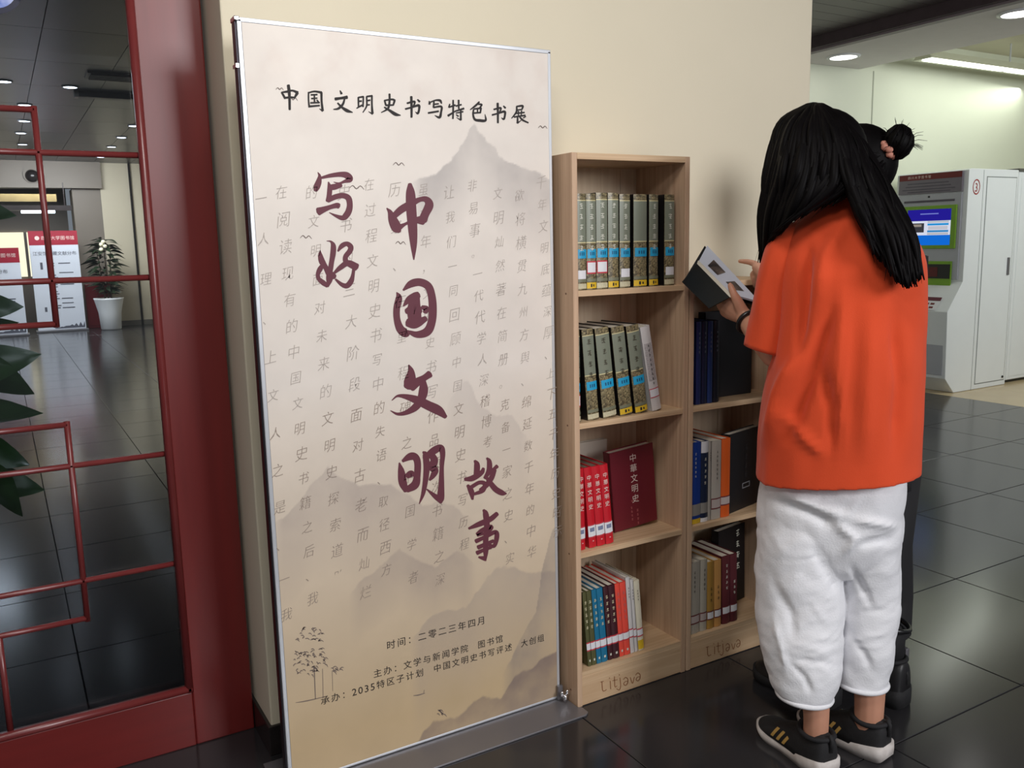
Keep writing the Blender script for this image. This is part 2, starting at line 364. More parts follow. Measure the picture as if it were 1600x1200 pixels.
# ------------------------------------------------------------------ lamps
def downlight(x, y, z, label, group, m=M_lampblue, r=0.075):
    t = thing('downlight', label, 'downlight', (x, y, z), group)
    part(MB().lathe([(r*1.0, 0.0), (r*1.25, 0.0), (r*1.25, -0.008), (r*1.0, -0.012)], (x, y, z), 20, caps=False), 'trim_ring', M_white, t, smooth=True)
    part(MB().lathe([(0.001, -0.005), (r, -0.005), (r, -0.009), (0.001, -0.009)], (x, y, z), 20), 'diffuser', m, t)
ORD = ['nearest', 'second', 'third', 'fourth', 'fifth', 'sixth', 'seventh', 'eighth', 'ninth', 'tenth']
ys = [9.52, 10.9, 12.2, 13.4, 14.75, 16.1]
for k, y in enumerate(ys): downlight((0.22, 0.42, 0.45, 0.44, 0.49, 0.4)[k], y, 2.90, f'round downlight in the lobby ceiling, {ORD[k]} of the left row', 'lobby downlights', r=0.06)
for k, y in enumerate([9.6, 12.2, 13.47, 14.7, 16.3]):
    downlight((0.77, 1.66, 1.66, 1.66, 1.66)[k], y, 2.90, f'round downlight in the lobby ceiling, {ORD[k]} of the right row', 'lobby downlights', r=0.06)
p1 = on_z(1318, 88, SOF); p2 = on_z(1592, 20, SOF)
downlight(p1[0], p1[1], SOF, 'round white downlight in the soffit near the long wall above the pair of readers', 'soffit downlights', M_lamp, 0.105)
downlight(p2[0], p2[1], SOF, 'round white downlight in the soffit at the top right corner', 'soffit downlights', M_lamp, 0.105)
# hanging fluorescent fixture
fx = thing('tube_light', 'long hanging fluorescent fixture with two white tubes above the kiosks', 'light fixture', (7.9, 4.95, 2.80))
def prof(x0, x1, pts, m, nm, y=4.95, z=2.80): part(MB().prism([(x0, y+a, z+b) for a, b in pts], (x1-x0, 0, 0)), nm, m, fx)
prof(6.98, 9.4, [(-0.09, 0.0), (-0.02, 0.075), (0.02, 0.075), (0.09, 0.0), (0.082, 0.0), (0.02, 0.045), (-0.02, 0.045), (-0.082, 0.0)], mat('fixture_enamel', (206, 208, 188), rough=0.4, var=0.02), 'reflector')
prof(6.975, 6.99, [(-0.09, 0.0), (-0.02, 0.075), (0.02, 0.075), (0.09, 0.0)], MATS['fixture_enamel'], 'end_cap')
for x0, x1 in ((7.03, 8.18), (8.23, 9.35)): part(MB().box(x0, x1, 4.91, 4.99, 2.795, 2.815), 'tube', M_tube, fx)
for x in (8.25, 7.2): part(MB().tube([(x, 4.95, 2.87), (x, 4.95, 3.04)], 0.008, 8), 'hanger', M_alu, fx)
# lobby: vent, hanging tube, camera
vt = thing('ceiling_vent', 'grey slotted air vent in the dark lobby ceiling', 'vent', (1.15, 8.9, 2.9))
part(MB().box(0.85, 1.45, 8.75, 9.05, 2.885, 2.90), 'frame', mat('vent_frame', (70, 66, 64), rough=0.4, var=0.05), vt)
for k in range(7): part(MB().box(0.88, 1.42, 8.775+k*0.038, 8.795+k*0.038, 2.872, 2.886), 'slat', mat('vent_slat', (34, 32, 34), rough=0.5, var=0.1), vt)
hb = thing('linear_lamp', 'long unlit grey linear lamp on the lobby ceiling behind the vent', 'lamp', (1.1, 9.6, 2.9))
part(MB().box(0.86, 1.5, 9.85, 9.95, 2.85, 2.90), 'housing', mat('lamp_grey', (96, 94, 96), rough=0.4, var=0.05), hb); part(MB().box(0.82, 0.86, 9.84, 9.96, 2.845, 2.90), 'end_cap', mat('lamp_cap', (150, 146, 140), rough=0.4, var=0.05), hb)
hl = thing('hanging_lamp', 'white tube lamp on a dark rail hanging at the far end of the lobby', 'lamp', (0.55, 16.0, 2.0))
a = on_y(33, 331, 16.0); b = on_y(113, 331, 16.0)
part(MB().box(a[0]-0.6, b[0], 15.97, 16.03, a[2]+0.02, a[2]+0.10), 'rail', M_base, hl); part(MB().box(a[0], b[0]-0.25, 15.98, 16.02, a[2]-0.02, a[2]+0.02), 'tube', M_lampblue, hl)
part(MB().box(-0.3, 0.95, 16.4, 16.46, a[2]+0.18, a[2]+0.30), 'brass_bar', mat('brass', (140, 122, 84), rough=0.3, metal=0.8, var=0.1), hl)
for x in (a[0]-0.3, b[0]-0.1): part(MB().tube([(x, 16.0, a[2]+0.1), (x, 16.0, 2.45)], 0.008, 6), 'hanger', M_base, hl)
dm = thing('security_camera', 'dark dome security camera on the lobby header', 'camera', (0.62, 17.28, 2.6))
cd = on_y(50, 275, 17.28); part(MB().ellipsoid(cd, 0.11, 0.11, 0.11), 'dome', M_base, dm, smooth=True); part(MB().tube([cd+np.array([0, -0.02, 0.02]), cd+np.array([0, 0.02, 0.02])], 0.135, 20), 'ring', M_lobby_dark, dm)

# ================================================================== BANNER
BY = 2.012; BX = (0.503, 1.300); BZ = (0.012, 1.822)
ban = thing('banner_stand', 'tall beige display banner with maroon brush calligraphy and ink-wash mountains', 'banner', (0.9, BY+0.01, 0))
part(MB().box(BX[0]+0.004, BX[1]-0.004, BY+0.002, BY+0.010, BZ[0]+0.004, BZ[1]-0.004), 'backing_board', mat('banner_backing', (200, 196, 190), rough=0.7, var=0.02), ban)
for x0, x1 in ((BX[0]-0.004, BX[0]+0.006), (BX[1]-0.005, BX[1]+0.004)): part(MB().box(x0, x1, BY-0.001, BY+0.016, BZ[0], BZ[1]), 'edge_rail', M_alu, ban, bevel=0.0015)
part(MB().box(BX[0]-0.008, BX[0]-0.002, BY+0.006, BY+0.032, 0.006, BZ[1]-0.002), 'side_post', M_aludark, ban, bevel=0.0015)
part(MB().box(BX[1]-0.006, BX[1]+0.001, BY+0.016, BY+0.032, 0.006, BZ[1]-0.002), 'side_post', M_aludark, ban, bevel=0.0015)
part(MB().box(BX[0]-0.004, BX[1]+0.004, BY-0.001, BY+0.030, BZ[1]-0.006, BZ[1]+0.004), 'top_rail', M_alu, ban, bevel=0.0015)
part(MB().box(BX[0]-0.004, BX[1]+0.004, BY-0.001, BY+0.016, BZ[0]-0.004, BZ[0]+0.003), 'bottom_rail', M_alu, ban, bevel=0.0015)
part(MB().box(BX[0]-0.010, BX[0]+0.002, BY-0.003, BY+0.034, BZ[1]-0.004, BZ[1]+0.006), 'corner_cap', M_chrome, ban, bevel=0.002)
part(MB().box(BX[0]-0.011, BX[0]-0.001, BY+0.004, BY+0.034, BZ[1]-0.10, BZ[1]-0.092), 'post_collar', M_chrome, ban)
for xx in (BX[1]+0.003, BX[0]-0.004):
    part(MB().box(xx-0.012, xx+0.004, BY-0.012, BY-0.004, 0.008, 0.05), 'bracket', M_steel, ban)
    bolt = part(MB().tube([(xx, BY-0.03, 0.012), (xx, BY-0.03, 0.03)], 0.007, 10), 'bolt', M_chrome, ban, smooth=True)
    for s in (-1, 1): part(MB().ellipsoid((xx+s*0.009, BY-0.03, 0.034), 0.007, 0.003, 0.009), 'wing', M_chrome, bolt, smooth=True)
bp = MB().prism([(0.47, 1.895, 0), (1.318, 1.895, 0), (1.330, 1.905, 0), (1.330, 1.935, 0), (1.319, 1.943, 0), (1.317, 2.15, 0), (0.47, 2.15, 0)], (0, 0, 0.006))
part(bp, 'base_plate', M_steel, ban, bevel=0.0015)
# printed sheet: ink-wash landscape stored per vertex
NX, NZ = 220, 500
xs = np.linspace(BX[0]+0.006, BX[1]-0.005, NX); zs = np.linspace(BZ[0]+0.003, BZ[1]-0.006, NZ)
gx, gz = np.meshgrid(xs, zs)
q = np.stack([gx, np.full_like(gx, BY), gz-CAMH], -1); kk = q@_f
PXX = 800+FPX*(q@_r)/kk; PYY = 600-FPX*(q@_u)/kk
tt = (gz-BZ[0])/(BZ[1]-BZ[0])
top = np.array(lin((228, 219, 210))[:3]); bot = np.array(lin((202, 177, 140))[:3])
wgt = np.clip((0.55-tt)/0.5, 0, 1)[..., None]**0.8
colr = top*(1-wgt)+bot*wgt
def fnoise(sc, seed):
    out = np.zeros_like(gx); rng = np.random.RandomState(seed)
    for o_ in range(5):
        n = int(4*sc*2**o_)+3; g = rng.rand(int(n*2.3)+3, n+3)
        u = (gx-BX[0])/0.8*n; v = (gz-BZ[0])/0.8*n; i = np.floor(u).astype(int); j = np.floor(v).astype(int)
        a = u-i; b = v-j; a = a*a*(3-2*a); b = b*b*(3-2*b); j = np.clip(j, 0, g.shape[0]-2); i = np.clip(i, 0, g.shape[1]-2)
        out += (g[j, i]*(1-a)*(1-b)+g[j, i+1]*a*(1-b)+g[j+1, i]*(1-a)*b+g[j+1, i+1]*a*b-0.5)*0.55**o_
    return out
N1 = fnoise(1, 1); N2 = fnoise(4, 2); N3 = fnoise(2, 3)
colr = colr*(1+0.05*N1[..., None]+0.03*N2[..., None])
cloud = np.clip(N3*1.6, 0, 1)*np.clip((tt-0.84)/0.1, 0, 1)
colr = colr*(1-0.10*cloud[..., None]*np.array([0.6, 0.9, 1.0]))
def mountain(pts, fade, alpha, rgb, rough=3.0, seed=5, cut=None):
    global colr
    P = np.array(pts, float); x0, x1 = P[0, 0], P[-1, 0]
    ridge = np.interp(PXX, P[:, 0], P[:, 1]) + rough*fnoise(6, seed)*2
    dep = PYY - ridge
    edge = np.clip(dep/3.0, 0, 1)
    a = alpha*edge*np.clip(1-dep/fade, 0, 1)**0.9*(0.85+0.5*N1+0.3*N2)
    sidef = np.clip((PXX-x0)/18, 0, 1)*np.clip((x1-PXX)/18 if x1 < 850 else 1, 0, 1)
    a = np.clip(a*sidef*(PXX >= x0)*(PXX <= x1+2), 0, 1)[..., None]
    colr = colr*(1-a)+np.array(lin(rgb)[:3])*a
mountain([(640, 284), (665, 278), (680, 272), (694, 256), (714, 237), (725, 220), (734, 202), (741, 195), (750, 206), (759, 215), (774, 227), (780, 244), (807, 261), (835, 268), (860, 280)], 130, 0.52, (140, 134, 134), 4, 5)
mountain([(694, 646), (704, 622), (714, 606), (731, 592), (738, 606), (745, 625), (775, 650), (800, 647), (814, 671), (830, 690)], 130, 0.22, (150, 140, 140), 3, 6)
mountain([(425, 822), (440, 808), (466, 786), (490, 750), (512, 730), (538, 748), (560, 760), (580, 754), (610, 756), (632, 768), (660, 790), (690, 782), (715, 792), (740, 815)], 150, 0.42, (142, 128, 128), 3, 7)
mountain([(545, 926), (570, 901), (600, 878), (625, 857), (652, 874), (680, 884), (700, 867), (714, 858), (730, 868), (745, 886)], 95, 0.42, (140, 126, 126), 3, 8)
mountain([(640, 1000), (652, 987), (676, 960), (700, 952), (728, 946), (745, 925), (762, 898), (780, 884), (805, 886), (831, 894), (862, 890), (890, 890)], 175, 0.38, (150, 138, 136), 3, 9)
mountain([(784, 1052), (800, 1025), (821, 980), (838, 953), (843, 920), (846, 891), (854, 860), (862, 829), (870, 820), (890, 800)], 230, 0.55, (136, 126, 124), 3, 10)
mountain([(640, 1170), (652, 1159), (664, 1140), (676, 1128), (694, 1124), (711, 1120), (730, 1106), (745, 1094), (755, 1086), (770, 1089), (783, 1090), (794, 1070), (804, 1056), (818, 1048), (831, 1042), (848, 1025), (876, 1016), (900, 1010)], 230, 0.75, (124, 108, 106), 3, 11)
me = bpy.data.meshes.new('printed_sheet')
vv = np.stack([gx, np.full_like(gx, BY-0.0005), gz], -1).reshape(-1, 3) - np.array(wloc(ban))
idx = np.arange(NX*NZ).reshape(NZ, NX)
ff = np.stack([idx[:-1, :-1], idx[:-1, 1:], idx[1:, 1:], idx[1:, :-1]], -1).reshape(-1, 4)
me.from_pydata(vv.tolist(), [], ff.tolist())
ca = me.color_attributes.new('print', 'FLOAT_COLOR', 'POINT')
ca.data.foreach_set('color', np.concatenate([np.clip(colr, 0, 1), np.ones(colr.shape[:2]+(1,))], -1).reshape(-1).astype(np.float32))
mp_ = mat('printed_banner_sheet', (220, 210, 196), rough=0.42, spec=0.35); an = mp_.node_tree.nodes.new('ShaderNodeVertexColor'); an.layer_name = 'print'
mp_.node_tree.links.new(an.outputs[0], mp_.node_tree.nodes['Principled BSDF'].inputs['Base Color']); me.materials.append(mp_)
sheet = bpy.data.objects.new('printed_sheet', me); COL.objects.link(sheet); sheet.parent = ban
def on_banner(px, py, lift=0.0):
    d = ray(px, py); Y = BY-0.0010-lift; return EYE + d*(Y/d[1])
def strokes(chars, ox, oy, sc, name, m, lift, fat=1.0):
    mb = MB()
    for i, st_ in enumerate(chars): ribbon(mb, [(ox+p[0]/sc, oy+p[1]/sc, p[2]/sc*fat) for p in st_], on_banner, lift+0.00002*(i % 12))
    return part(mb, name, m, sheet, fix=False)
XIE = [[(483,45,4),(497,75,22),(490,120,42),(475,160,46),(465,188,30)], [(500,92,16),(580,72,28),(660,62,36),(710,70,46),(733,100,44),(690,118,22),(650,132,14),(607,122,4)],
 [(566,122,10),(576,170,34),(572,230,36),(565,270,38)], [(578,165,40),(620,158,42),(668,148,26)], [(562,265,34),(620,238,38),(680,228,38),(722,248,42),(733,300,42),(724,350,46),(700,388,44),(675,402,36),(630,388,22),(572,360,4)],
 [(488,352,58),(525,338,44),(580,318,32),(630,305,38),(648,310,38)]]
HAO = [[(502,655,4),(502,690,30),(515,740,44),(545,790,36),(572,830,42),(574,880,48),(562,940,12)], [(553,582,4),(585,587,14),(604,620,36),(602,680,40),(592,740,36),(582,800,38),(570,845,40)],
 [(540,745,8),(505,795,36),(484,840,30),(492,880,30),(530,912,36),(558,936,22)], [(545,800,30),(585,848,54),(618,862,34)], [(640,662,12),(670,622,34),(710,604,32),(740,628,38),(733,662,38),(702,702,36),(702,740,38),(735,765,42),(785,785,52)],
 [(602,842,14),(660,790,36),(720,755,42),(785,788,56)], [(764,800,22),(757,850,26),(742,898,38),(710,932,38),(670,922,28),(622,882,14)]]
ZHONG = [[(845,836,16),(848,880,38),(852,960,42),(858,1040,38),(862,1110,28),(863,1180,5)], [(740,946,4),(755,965,20),(768,1000,38),(785,1036,42),(798,1052,18)], [(765,990,22),(800,957,30),(840,932,30),(890,907,20),(920,907,26),(933,932,36),(915,972,34),(903,1002,36)], [(788,1038,30),(825,1018,12),(860,1002,20),(905,1000,40)]]
GUO = [[(785,165,4),(795,190,26),(785,240,28),(787,290,28),(802,332,34),(826,350,36),(840,345,18)], [(815,155,8),(850,127,30),(890,119,32),(928,137,32),(944,180,32),(949,240,34),(944,300,34),(924,343,36),(880,357,28),(840,345,14)],
 [(815,228,6),(840,200,28),(868,184,34),(884,176,28)], [(872,186,34),(864,240,56),(868,290,56)], [(828,252,22),(868,240,46),(890,258,28)], [(834,302,34),(870,308,38),(918,284,22)], [(900,232,16),(920,240,24),(914,256,20)]]
WEN = [[(840,495,5),(850,525,28),(846,570,50),(838,596,40)], [(850,595,40),(880,572,34),(912,553,26),(936,536,30)], [(905,565,22),(907,610,38),(896,650,34),(870,687,30),(830,711,20),(790,718,12),(757,703,3)], [(763,656,3),(790,636,10),(830,640,22),(880,656,34),(930,680,38),(975,702,38),(1008,732,16)]]
MING = [[(797,940,6),(806,980,28),(813,1030,34),(828,1068,20)], [(812,932,12),(845,912,30),(868,913,30),(880,940,28),(878,1000,28),(868,1040,34),(832,1062,26)], [(832,1000,22),(850,990,28),(862,994,18)],
 [(905,890,8),(916,905,24),(921,960,26),(916,1020,22),(905,1080,16),(888,1126,4)], [(912,922,22),(950,888,30),(984,872,28),(994,900,22),(990,960,18),(988,1040,24),(985,1100,30),(985,1122,12)], [(985,1108,28),(960,1092,20),(922,1060,5)], [(945,905,26),(956,930,32),(946,958,32),(960,975,28),(950,998,22),(935,1018,10)]]
GU = [[(1140,930,10),(1150,950,24),(1148,1000,24)], [(1095,1015,14),(1130,1010,24),(1170,985,20),(1180,965,12)], [(1108,1042,12),(1124,1070,24),(1130,1106,10)], [(1122,1052,16),(1160,1030,16),(1186,1036,18),(1176,1066,18),(1138,1082,12)],
 [(1195,918,8),(1206,935,20),(1205,975,22),(1186,1010,14)], [(1200,986,20),(1225,970,14),(1242,955,16)], [(1230,972,18),(1215,1010,22),(1190,1045,20),(1162,1062,8)], [(1188,998,8),(1210,1030,20),(1235,1060,24),(1265,1077,22),(1284,1080,6)]]
SHI = [[(1180,25,10),(1190,45,24),(1195,100,24),(1190,160,22),(1190,210,22),(1188,256,8)], [(1113,110,10),(1160,90,22),(1210,68,22),(1242,42,18)], [(1150,136,14),(1175,117,18),(1215,102,18),(1200,126,12),(1152,141,12)], [(1145,168,18),(1190,147,16),(1234,126,18),(1240,150,20),(1226,190,16),(1192,176,12)], [(1155,196,18),(1190,181,16),(1225,166,14)], [(1150,221,18),(1185,206,14),(1215,196,12)], [(1158,240,8),(1185,246,20)]]
for ch_, ox_, oy_, sc_ in ((XIE, 400, 260, 5.0), (HAO, 400, 260, 5.0), (ZHONG, 350, 0, 1600/550), (GUO, 350, 400, 1600/550), (WEN, 350, 400, 1600/550), (MING, 350, 400, 1600/550), (GU, 350, 400, 1600/550), (SHI, 350, 788, 1600/550)):
    strokes(ch_, ox_, oy_, sc_, 'brush_character', M_maroon, 0.0002, 1.1)
T1 = [[(145,178,14),(165,207,18),(186,246,18)],[(145,178,14),(220,166,20),(270,156,16),(328,180,26)],[(325,183,26),(306,215,20),(290,245,12)],[(180,240,18),(240,233,18),(296,236,16)],[(222,95,26),(232,170,26),(236,260,22),(238,372,20)],
 [(452,175,14),(452,260,14),(460,344,16)],[(455,180,14),(520,166,16),(600,178,20)],[(598,180,20),(601,280,18),(612,385,22)],[(612,388,16),(575,362,4)],[(480,205,14),(550,202,14)],[(485,247,14),(550,242,12)],[(475,296,14),(577,292,14)],[(518,205,14),(520,290,14)],[(545,262,10),(562,282,14)],[(465,336,18),(577,326,14)],
 [(810,155,8),(826,192,22)],[(755,252,26),(830,241,22),(890,232,30)],[(862,250,14),(842,310,20),(792,360,20),(735,370,8)],[(783,298,14),(830,345,18),(890,384,28),(952,404,8)],
 [(1018,233,16),(1020,346,14)],[(1020,234,14),(1077,226,16)],[(1075,226,14),(1071,340,14)],[(1028,278,16),(1055,275,14)],[(998,358,10),(1050,328,16),(1076,318,10)],[(1112,225,14),(1112,330,14),(1070,404,8)],[(1112,224,14),(1176,216,16)],[(1172,216,16),(1172,320,16),(1178,415,22)],[(1180,422,14),(1132,394,4)],[(1120,270,14),(1152,265,14)],[(1120,320,14),(1147,317,12)],
 [(1372,195,18),(1372,280,18),(1354,360,18),(1278,406,8)],[(1315,267,14),(1331,322,16)],[(1315,269,14),(1400,256,16),(1433,270,20)],[(1430,272,18),(1414,322,14)],[(1330,324,16),(1416,320,14)],[(1313,345,12),(1370,380,20),(1440,425,28),(1497,437,8)]]
SHU = [[(45,300,16),(122,281,18),(130,300,16),(112,342,12)],[(25,366,16),(100,346,16),(175,325,22),(181,370,18),(166,416,18),(138,398,4)],[(92,225,22),(95,340,20),(95,460,18)],[(163,258,12),(187,282,18)]]
T2 = SHU + [[(p[0]*0.93+988, p[1]*0.95+86, p[2]*0.93) for p in s_] for s_ in SHU] + [[(295,275,8),(300,310,20)],[(300,292,12),(370,266,14),(420,270,20),(436,302,12)],[(350,282,14),(345,346,16)],[(355,312,14),(402,306,14)],[(345,348,14),(432,338,18),(431,400,18),(413,460,22),(358,438,4)],[(285,411,16),(402,391,16)],
 [(530,310,12),(518,346,14)],[(520,346,14),(592,321,16)],[(568,265,14),(568,370,16),(565,476,14)],[(510,442,20),(602,385,10)],[(600,332,14),(662,316,14)],[(630,265,16),(632,362,14)],[(588,392,14),(690,360,18)],[(600,412,10),(680,396,14)],[(655,380,14),(655,490,18)],[(655,492,12),(606,462,4)],[(602,430,8),(627,448,14)],
 [(865,285,14),(820,330,18),(762,374,8)],[(840,310,14),(892,316,16),(868,354,12)],[(805,366,14),(887,355,16)],[(885,356,16),(876,410,14)],[(845,360,12),(845,408,12)],[(800,412,14),(880,406,14)],[(800,370,14),(795,430,16),(815,484,20),(870,496,24),(936,494,20),(930,425,5)],
 [(1290,337,14),(1357,331,18),(1350,372,12)],[(1295,377,12),(1347,371,12)],[(1290,337,14),(1286,400,16),(1232,472,8)],[(1280,417,12),(1377,405,14)],[(1260,457,14),(1387,437,14)],[(1310,390,12),(1310,442,10)],[(1345,385,12),(1341,442,10)],[(1300,452,12),(1300,525,18)],[(1300,526,14),(1348,488,4)],[(1320,452,12),(1360,492,16),(1422,522,12)],[(1365,468,10),(1392,450,12)]]
for T_, ox_, cuts in ((T1, 420, (100, 400, 690, 975, 1230, 1600)), (T2, 630, (0, 240, 480, 730, 980, 1210, 1600))):
    for c0, c1 in zip(cuts[:-1], cuts[1:]):
        strokes([s_ for s_ in T_ if c0 <= sum(p[0] for p in s_)/len(s_) < c1], ox_, 120, 1600/220, 'title_character', M_ink, 0.0002, 1.35)
# small birds, little pine grove, boat
birds = []
for bx, by, s in ((623, 257, 9), (557, 294, 12), (478, 371, 9), (848, 199, 7), (437, 139, 6), (458, 155, 7), (626, 380, 8)):
    birds.append([(bx-s, by+1, 0.6), (bx-s*0.5, by-s*0.35, 1.3), (bx, by+1, 1.5), (bx+s*0.5, by-s*0.3, 1.3), (bx+s, by+2, 0.6)])
birds += [[(646, 1087, 0.8), (654, 1086, 1.6), (664, 1083, 0.8)], [(662, 1083, 0.7), (663, 1078, 0.7)]]
rp_ = random.Random(3)
def twigs(cx, cy, rx, ry, n):
    for _ in range(n):
        x = cx+rp_.uniform(-rx, rx); y = cy+rp_.uniform(-ry, ry); a = rp_.uniform(-0.9, 0.9); l = rp_.uniform(3, 7)
        birds.append([(x, y, 1.2), (x+l*math.cos(a)*0.5, y-l*math.sin(a)*0.5-1, 1.4), (x+l*math.cos(a), y-l*math.sin(a)+1, 0.5)])
twigs(482, 992, 22, 10, 26); twigs(484, 1028, 26, 14, 48); twigs(478, 1048, 18, 7, 16); twigs(524, 1046, 10, 5, 9); twigs(688, 1112, 6, 5, 8)
birds += [[(491, 1040, 1.6), (492, 1070, 1.4), (493, 1092, 1.2)], [(504, 1045, 0.8), (505, 1090, 0.8)], [(519, 1048, 0.7), (520, 1080, 0.6)], [(462, 1098, 0.6), (480, 1095, 1.6), (510, 1088, 0.6)]]
mbb = MB()
for s_ in birds: ribbon(mbb, s_, on_banner, 0.0001, 3)
part(mbb, 'ink_birds_and_pines', mat('pale_ink', (120, 106, 100), rough=0.7, var=0.05), sheet, fix=False)['kind'] = 'stuff'
# faint vertical handwriting behind the calligraphy: column start / end pixels
COLS = [((846, 285), (872, 830), '千年文明底蕴深厚、上下五千年历史昭示'), ((812, 305), (831, 862), '欲将横贯九州方舆、绵延数千年的中华'), ((778, 302), (797, 872), '文明灿然著在简册。克备一家之史、实'), ((738, 290), (762, 690), '非易事。一代代学人深稽博考'),
 ((702, 300), (726, 850), '让我们一同回顾中国文明史书写历程'), ((662, 296), (688, 905), '虽百年，文明史书写作品顺次书籍之深'), ((617, 296), (646, 902), '历经、在里程碑之中国学者'), ((577, 288), (604, 890), '在过程文明史书写中的失语、取径西方'),
 ((538, 300), (572, 925), '史书的三大阶段面对古老而灿烂'), ((487, 300), (530, 900), '的文明面对未来的文明史探索道路'), ((440, 300), (489, 935), '在阅读现有的中国文明史书籍之后、我'), ((408, 310), (448, 960), '一人理、上文人之是、一我')]
LINES = [((611, 1009), (752, 968), '时间：二零二三年四月'), ((590, 1050), (780, 1000), '主办：文学与新闻学院 图书馆'), ((508, 1094), (845, 997), '承办：2035特区子计划 中国文明史书写评述 大创组')]
load_glyphs(''.join(c_[2] for c_ in COLS)+''.join(l_[2] for l_ in LINES)+'中華文明史第一卷四川大学图书馆江安馆馆藏文献分布0123456789')
load_glyphs(''.join(c_[2] for c_ in COLS), THIN, -0.014)
mbt = MB(); mbt2 = MB()
for (xa, ya), (xb, yb), txt in COLS:
    A = on_banner(xa, ya); B = on_banner(xb, yb); n = len(txt); stp = (B-A)/(n-1)
    sz = 0.038
    for i, ch in enumerate(txt):
        if ch not in THIN: continue
        P = A+stp*i; g, fs = THIN[ch]; rr = rp_.uniform(0.78, 1.0)*sz
        (mbt if P[2] > 0.95 else mbt2).add([(P[0]+(p[0]-0.5)*rr*0.92+0.16*(p[1]-.4)*rr, BY-0.0012, P[2]+(p[1]-0.38)*rr*1.05+0.16*(p[0]-.5)*rr) for p in g], fs)
part(mbt, 'faint_lettering', M_faint, sheet, fix=False)['kind'] = 'stuff'
part(mbt2, 'faint_lettering', mat('faint_brown_ink', (156, 141, 129), rough=0.7, var=0.08), sheet, fix=False)['kind'] = 'stuff'
for (xa, ya), (xb, yb), txt in LINES:
    A = on_banner(xa, ya); B = on_banner(xb, yb); mbl = MB()
    adv = [0.6 if ord(ch) < 255 and ch != ' ' else (0.9 if ch == ' ' else 1.0) for ch in txt]; tot = sum(adv)-(adv[0]+adv[-1])/2; per = (B[0]-A[0])/tot
    u = A[0]-adv[0]*per/2; z0 = (A[2]+B[2])/2
    for ch, ad in zip(txt, adv):
        if ch in GLY and len(GLY[ch][0]):
            g, fs = GLY[ch]; sz = per*(0.86 if ord(ch) > 255 else 1.0); off = 0.5 if ord(ch) > 255 else (g[:, 0].min()+g[:, 0].max())/2
            mbl.add([(u+ad*per/2+(p[0]-off)*sz, BY-0.0013, z0+(p[1]-0.38)*sz) for p in g], fs)
        u += ad*per
    part(mbl, 'caption_lettering', M_ink, sheet, fix=False)['kind'] = 'stuff'

# ================================================================== BOOKCASES
FY, BKY = 1.945, 2.178; TH = 0.017; CW = 0.405
LIT = [[(408,996,5),(430,990,5)],[(418,992,6),(425,1058,7),(452,1050,5)],[(478,988,6),(481,1046,6)],[(470,968,7),(474,966,7)],[(508,955,6),(512,1028,6),(527,1022,4)],[(494,986,5),(530,978,5)],[(548,965,6),(553,1028,6),(541,1052,6),(524,1044,5)],[(541,944,7),(545,943,7)],
 [(572,978,4),(588,962,6),(604,974,7),(603,1002,7),(588,1020,6),(575,1008,6),(586,992,5),(604,990,4)],[(622,962,6),(638,1004,7),(652,958,5)],[(660,946,4),(676,930,6),(692,941,7),(692,969,7),(677,987,6),(664,976,6),(675,960,5),(693,957,4)]]
def bookcase(x0, H, shelves, label, n):
    t = thing('bookcase', label, 'bookcase', (x0+CW/2, (FY+BKY)/2, 0), 'pine bookcases against the cream wall')
    x1 = x0+CW
    for a in (x0, x1-TH): 
        p = part(MB().box(a, a+TH, FY, BKY, 0, H), 'side_panel', M_pine, t, bevel=0.0012)
        for z in shelves+[0.05]:
            for y in (FY+0.035, BKY-0.035):
                xx = a-0.0003 if a == x0 else a+TH+0.0003
                part(MB().tube([(xx-0.0004, y, z-0.008), (xx+0.0004, y, z-0.008)], 0.0028, 8), 'screw', mat('screw_dark', (110, 80, 60), rough=0.6, var=0.1), p)
    part(MB().box(x0+TH, x1-TH, FY, BKY, H-TH, H), 'top_panel', M_pinex, t, bevel=0.0012)
    for z in shelves: part(MB().box(x0+TH, x1-TH, FY+0.001, BKY-0.012, z-0.016, z), 'shelf', M_pinex, t, bevel=0.0012)
    part(MB().box(x0+TH, x1-TH, FY+0.002, BKY-0.012, 0.090, 0.104), 'bottom_shelf', M_pinex, t)
    k = part(MB().box(x0+TH, x1-TH, FY+0.0015, FY+0.016, 0.002, 0.090), 'kick_board', M_pinex, t, bevel=0.001)
    for a, b in ((x0+TH, x0+TH+0.15), (x0+TH+0.1515, x1-TH-0.0615), (x1-TH-0.06, x1-TH)): part(MB().box(a, b, BKY-0.010, BKY-0.001, 0.02, H-TH), 'back_board', wood('pale_pine_back', (222, 200, 172), (206, 180, 150), 'z', scale=0.6), t)
    mb = MB(); dx = x0-1.322
    def fnk(px, py, lift=0.0):
        P = on_y(px, py, FY+0.0008); return (P[0]+dx, FY+0.0008, P[2])
    for s_ in LIT: ribbon(mb, [(850+p[0]/4.615, 850+p[1]/4.615, p[2]/4.615*0.9) for p in s_], fnk, 0, 5)
    part(mb, 'burnt_lettering', M_burn, k, fix=False)
    return t
bookcase(1.322, 1.561, [1.200, 0.836, 0.464], 'tall four-tier pine bookcase right beside the banner', 4)
bookcase(1.732, 1.205, [0.836, 0.464], 'lower three-tier pine bookcase in shade behind the two readers', 3)

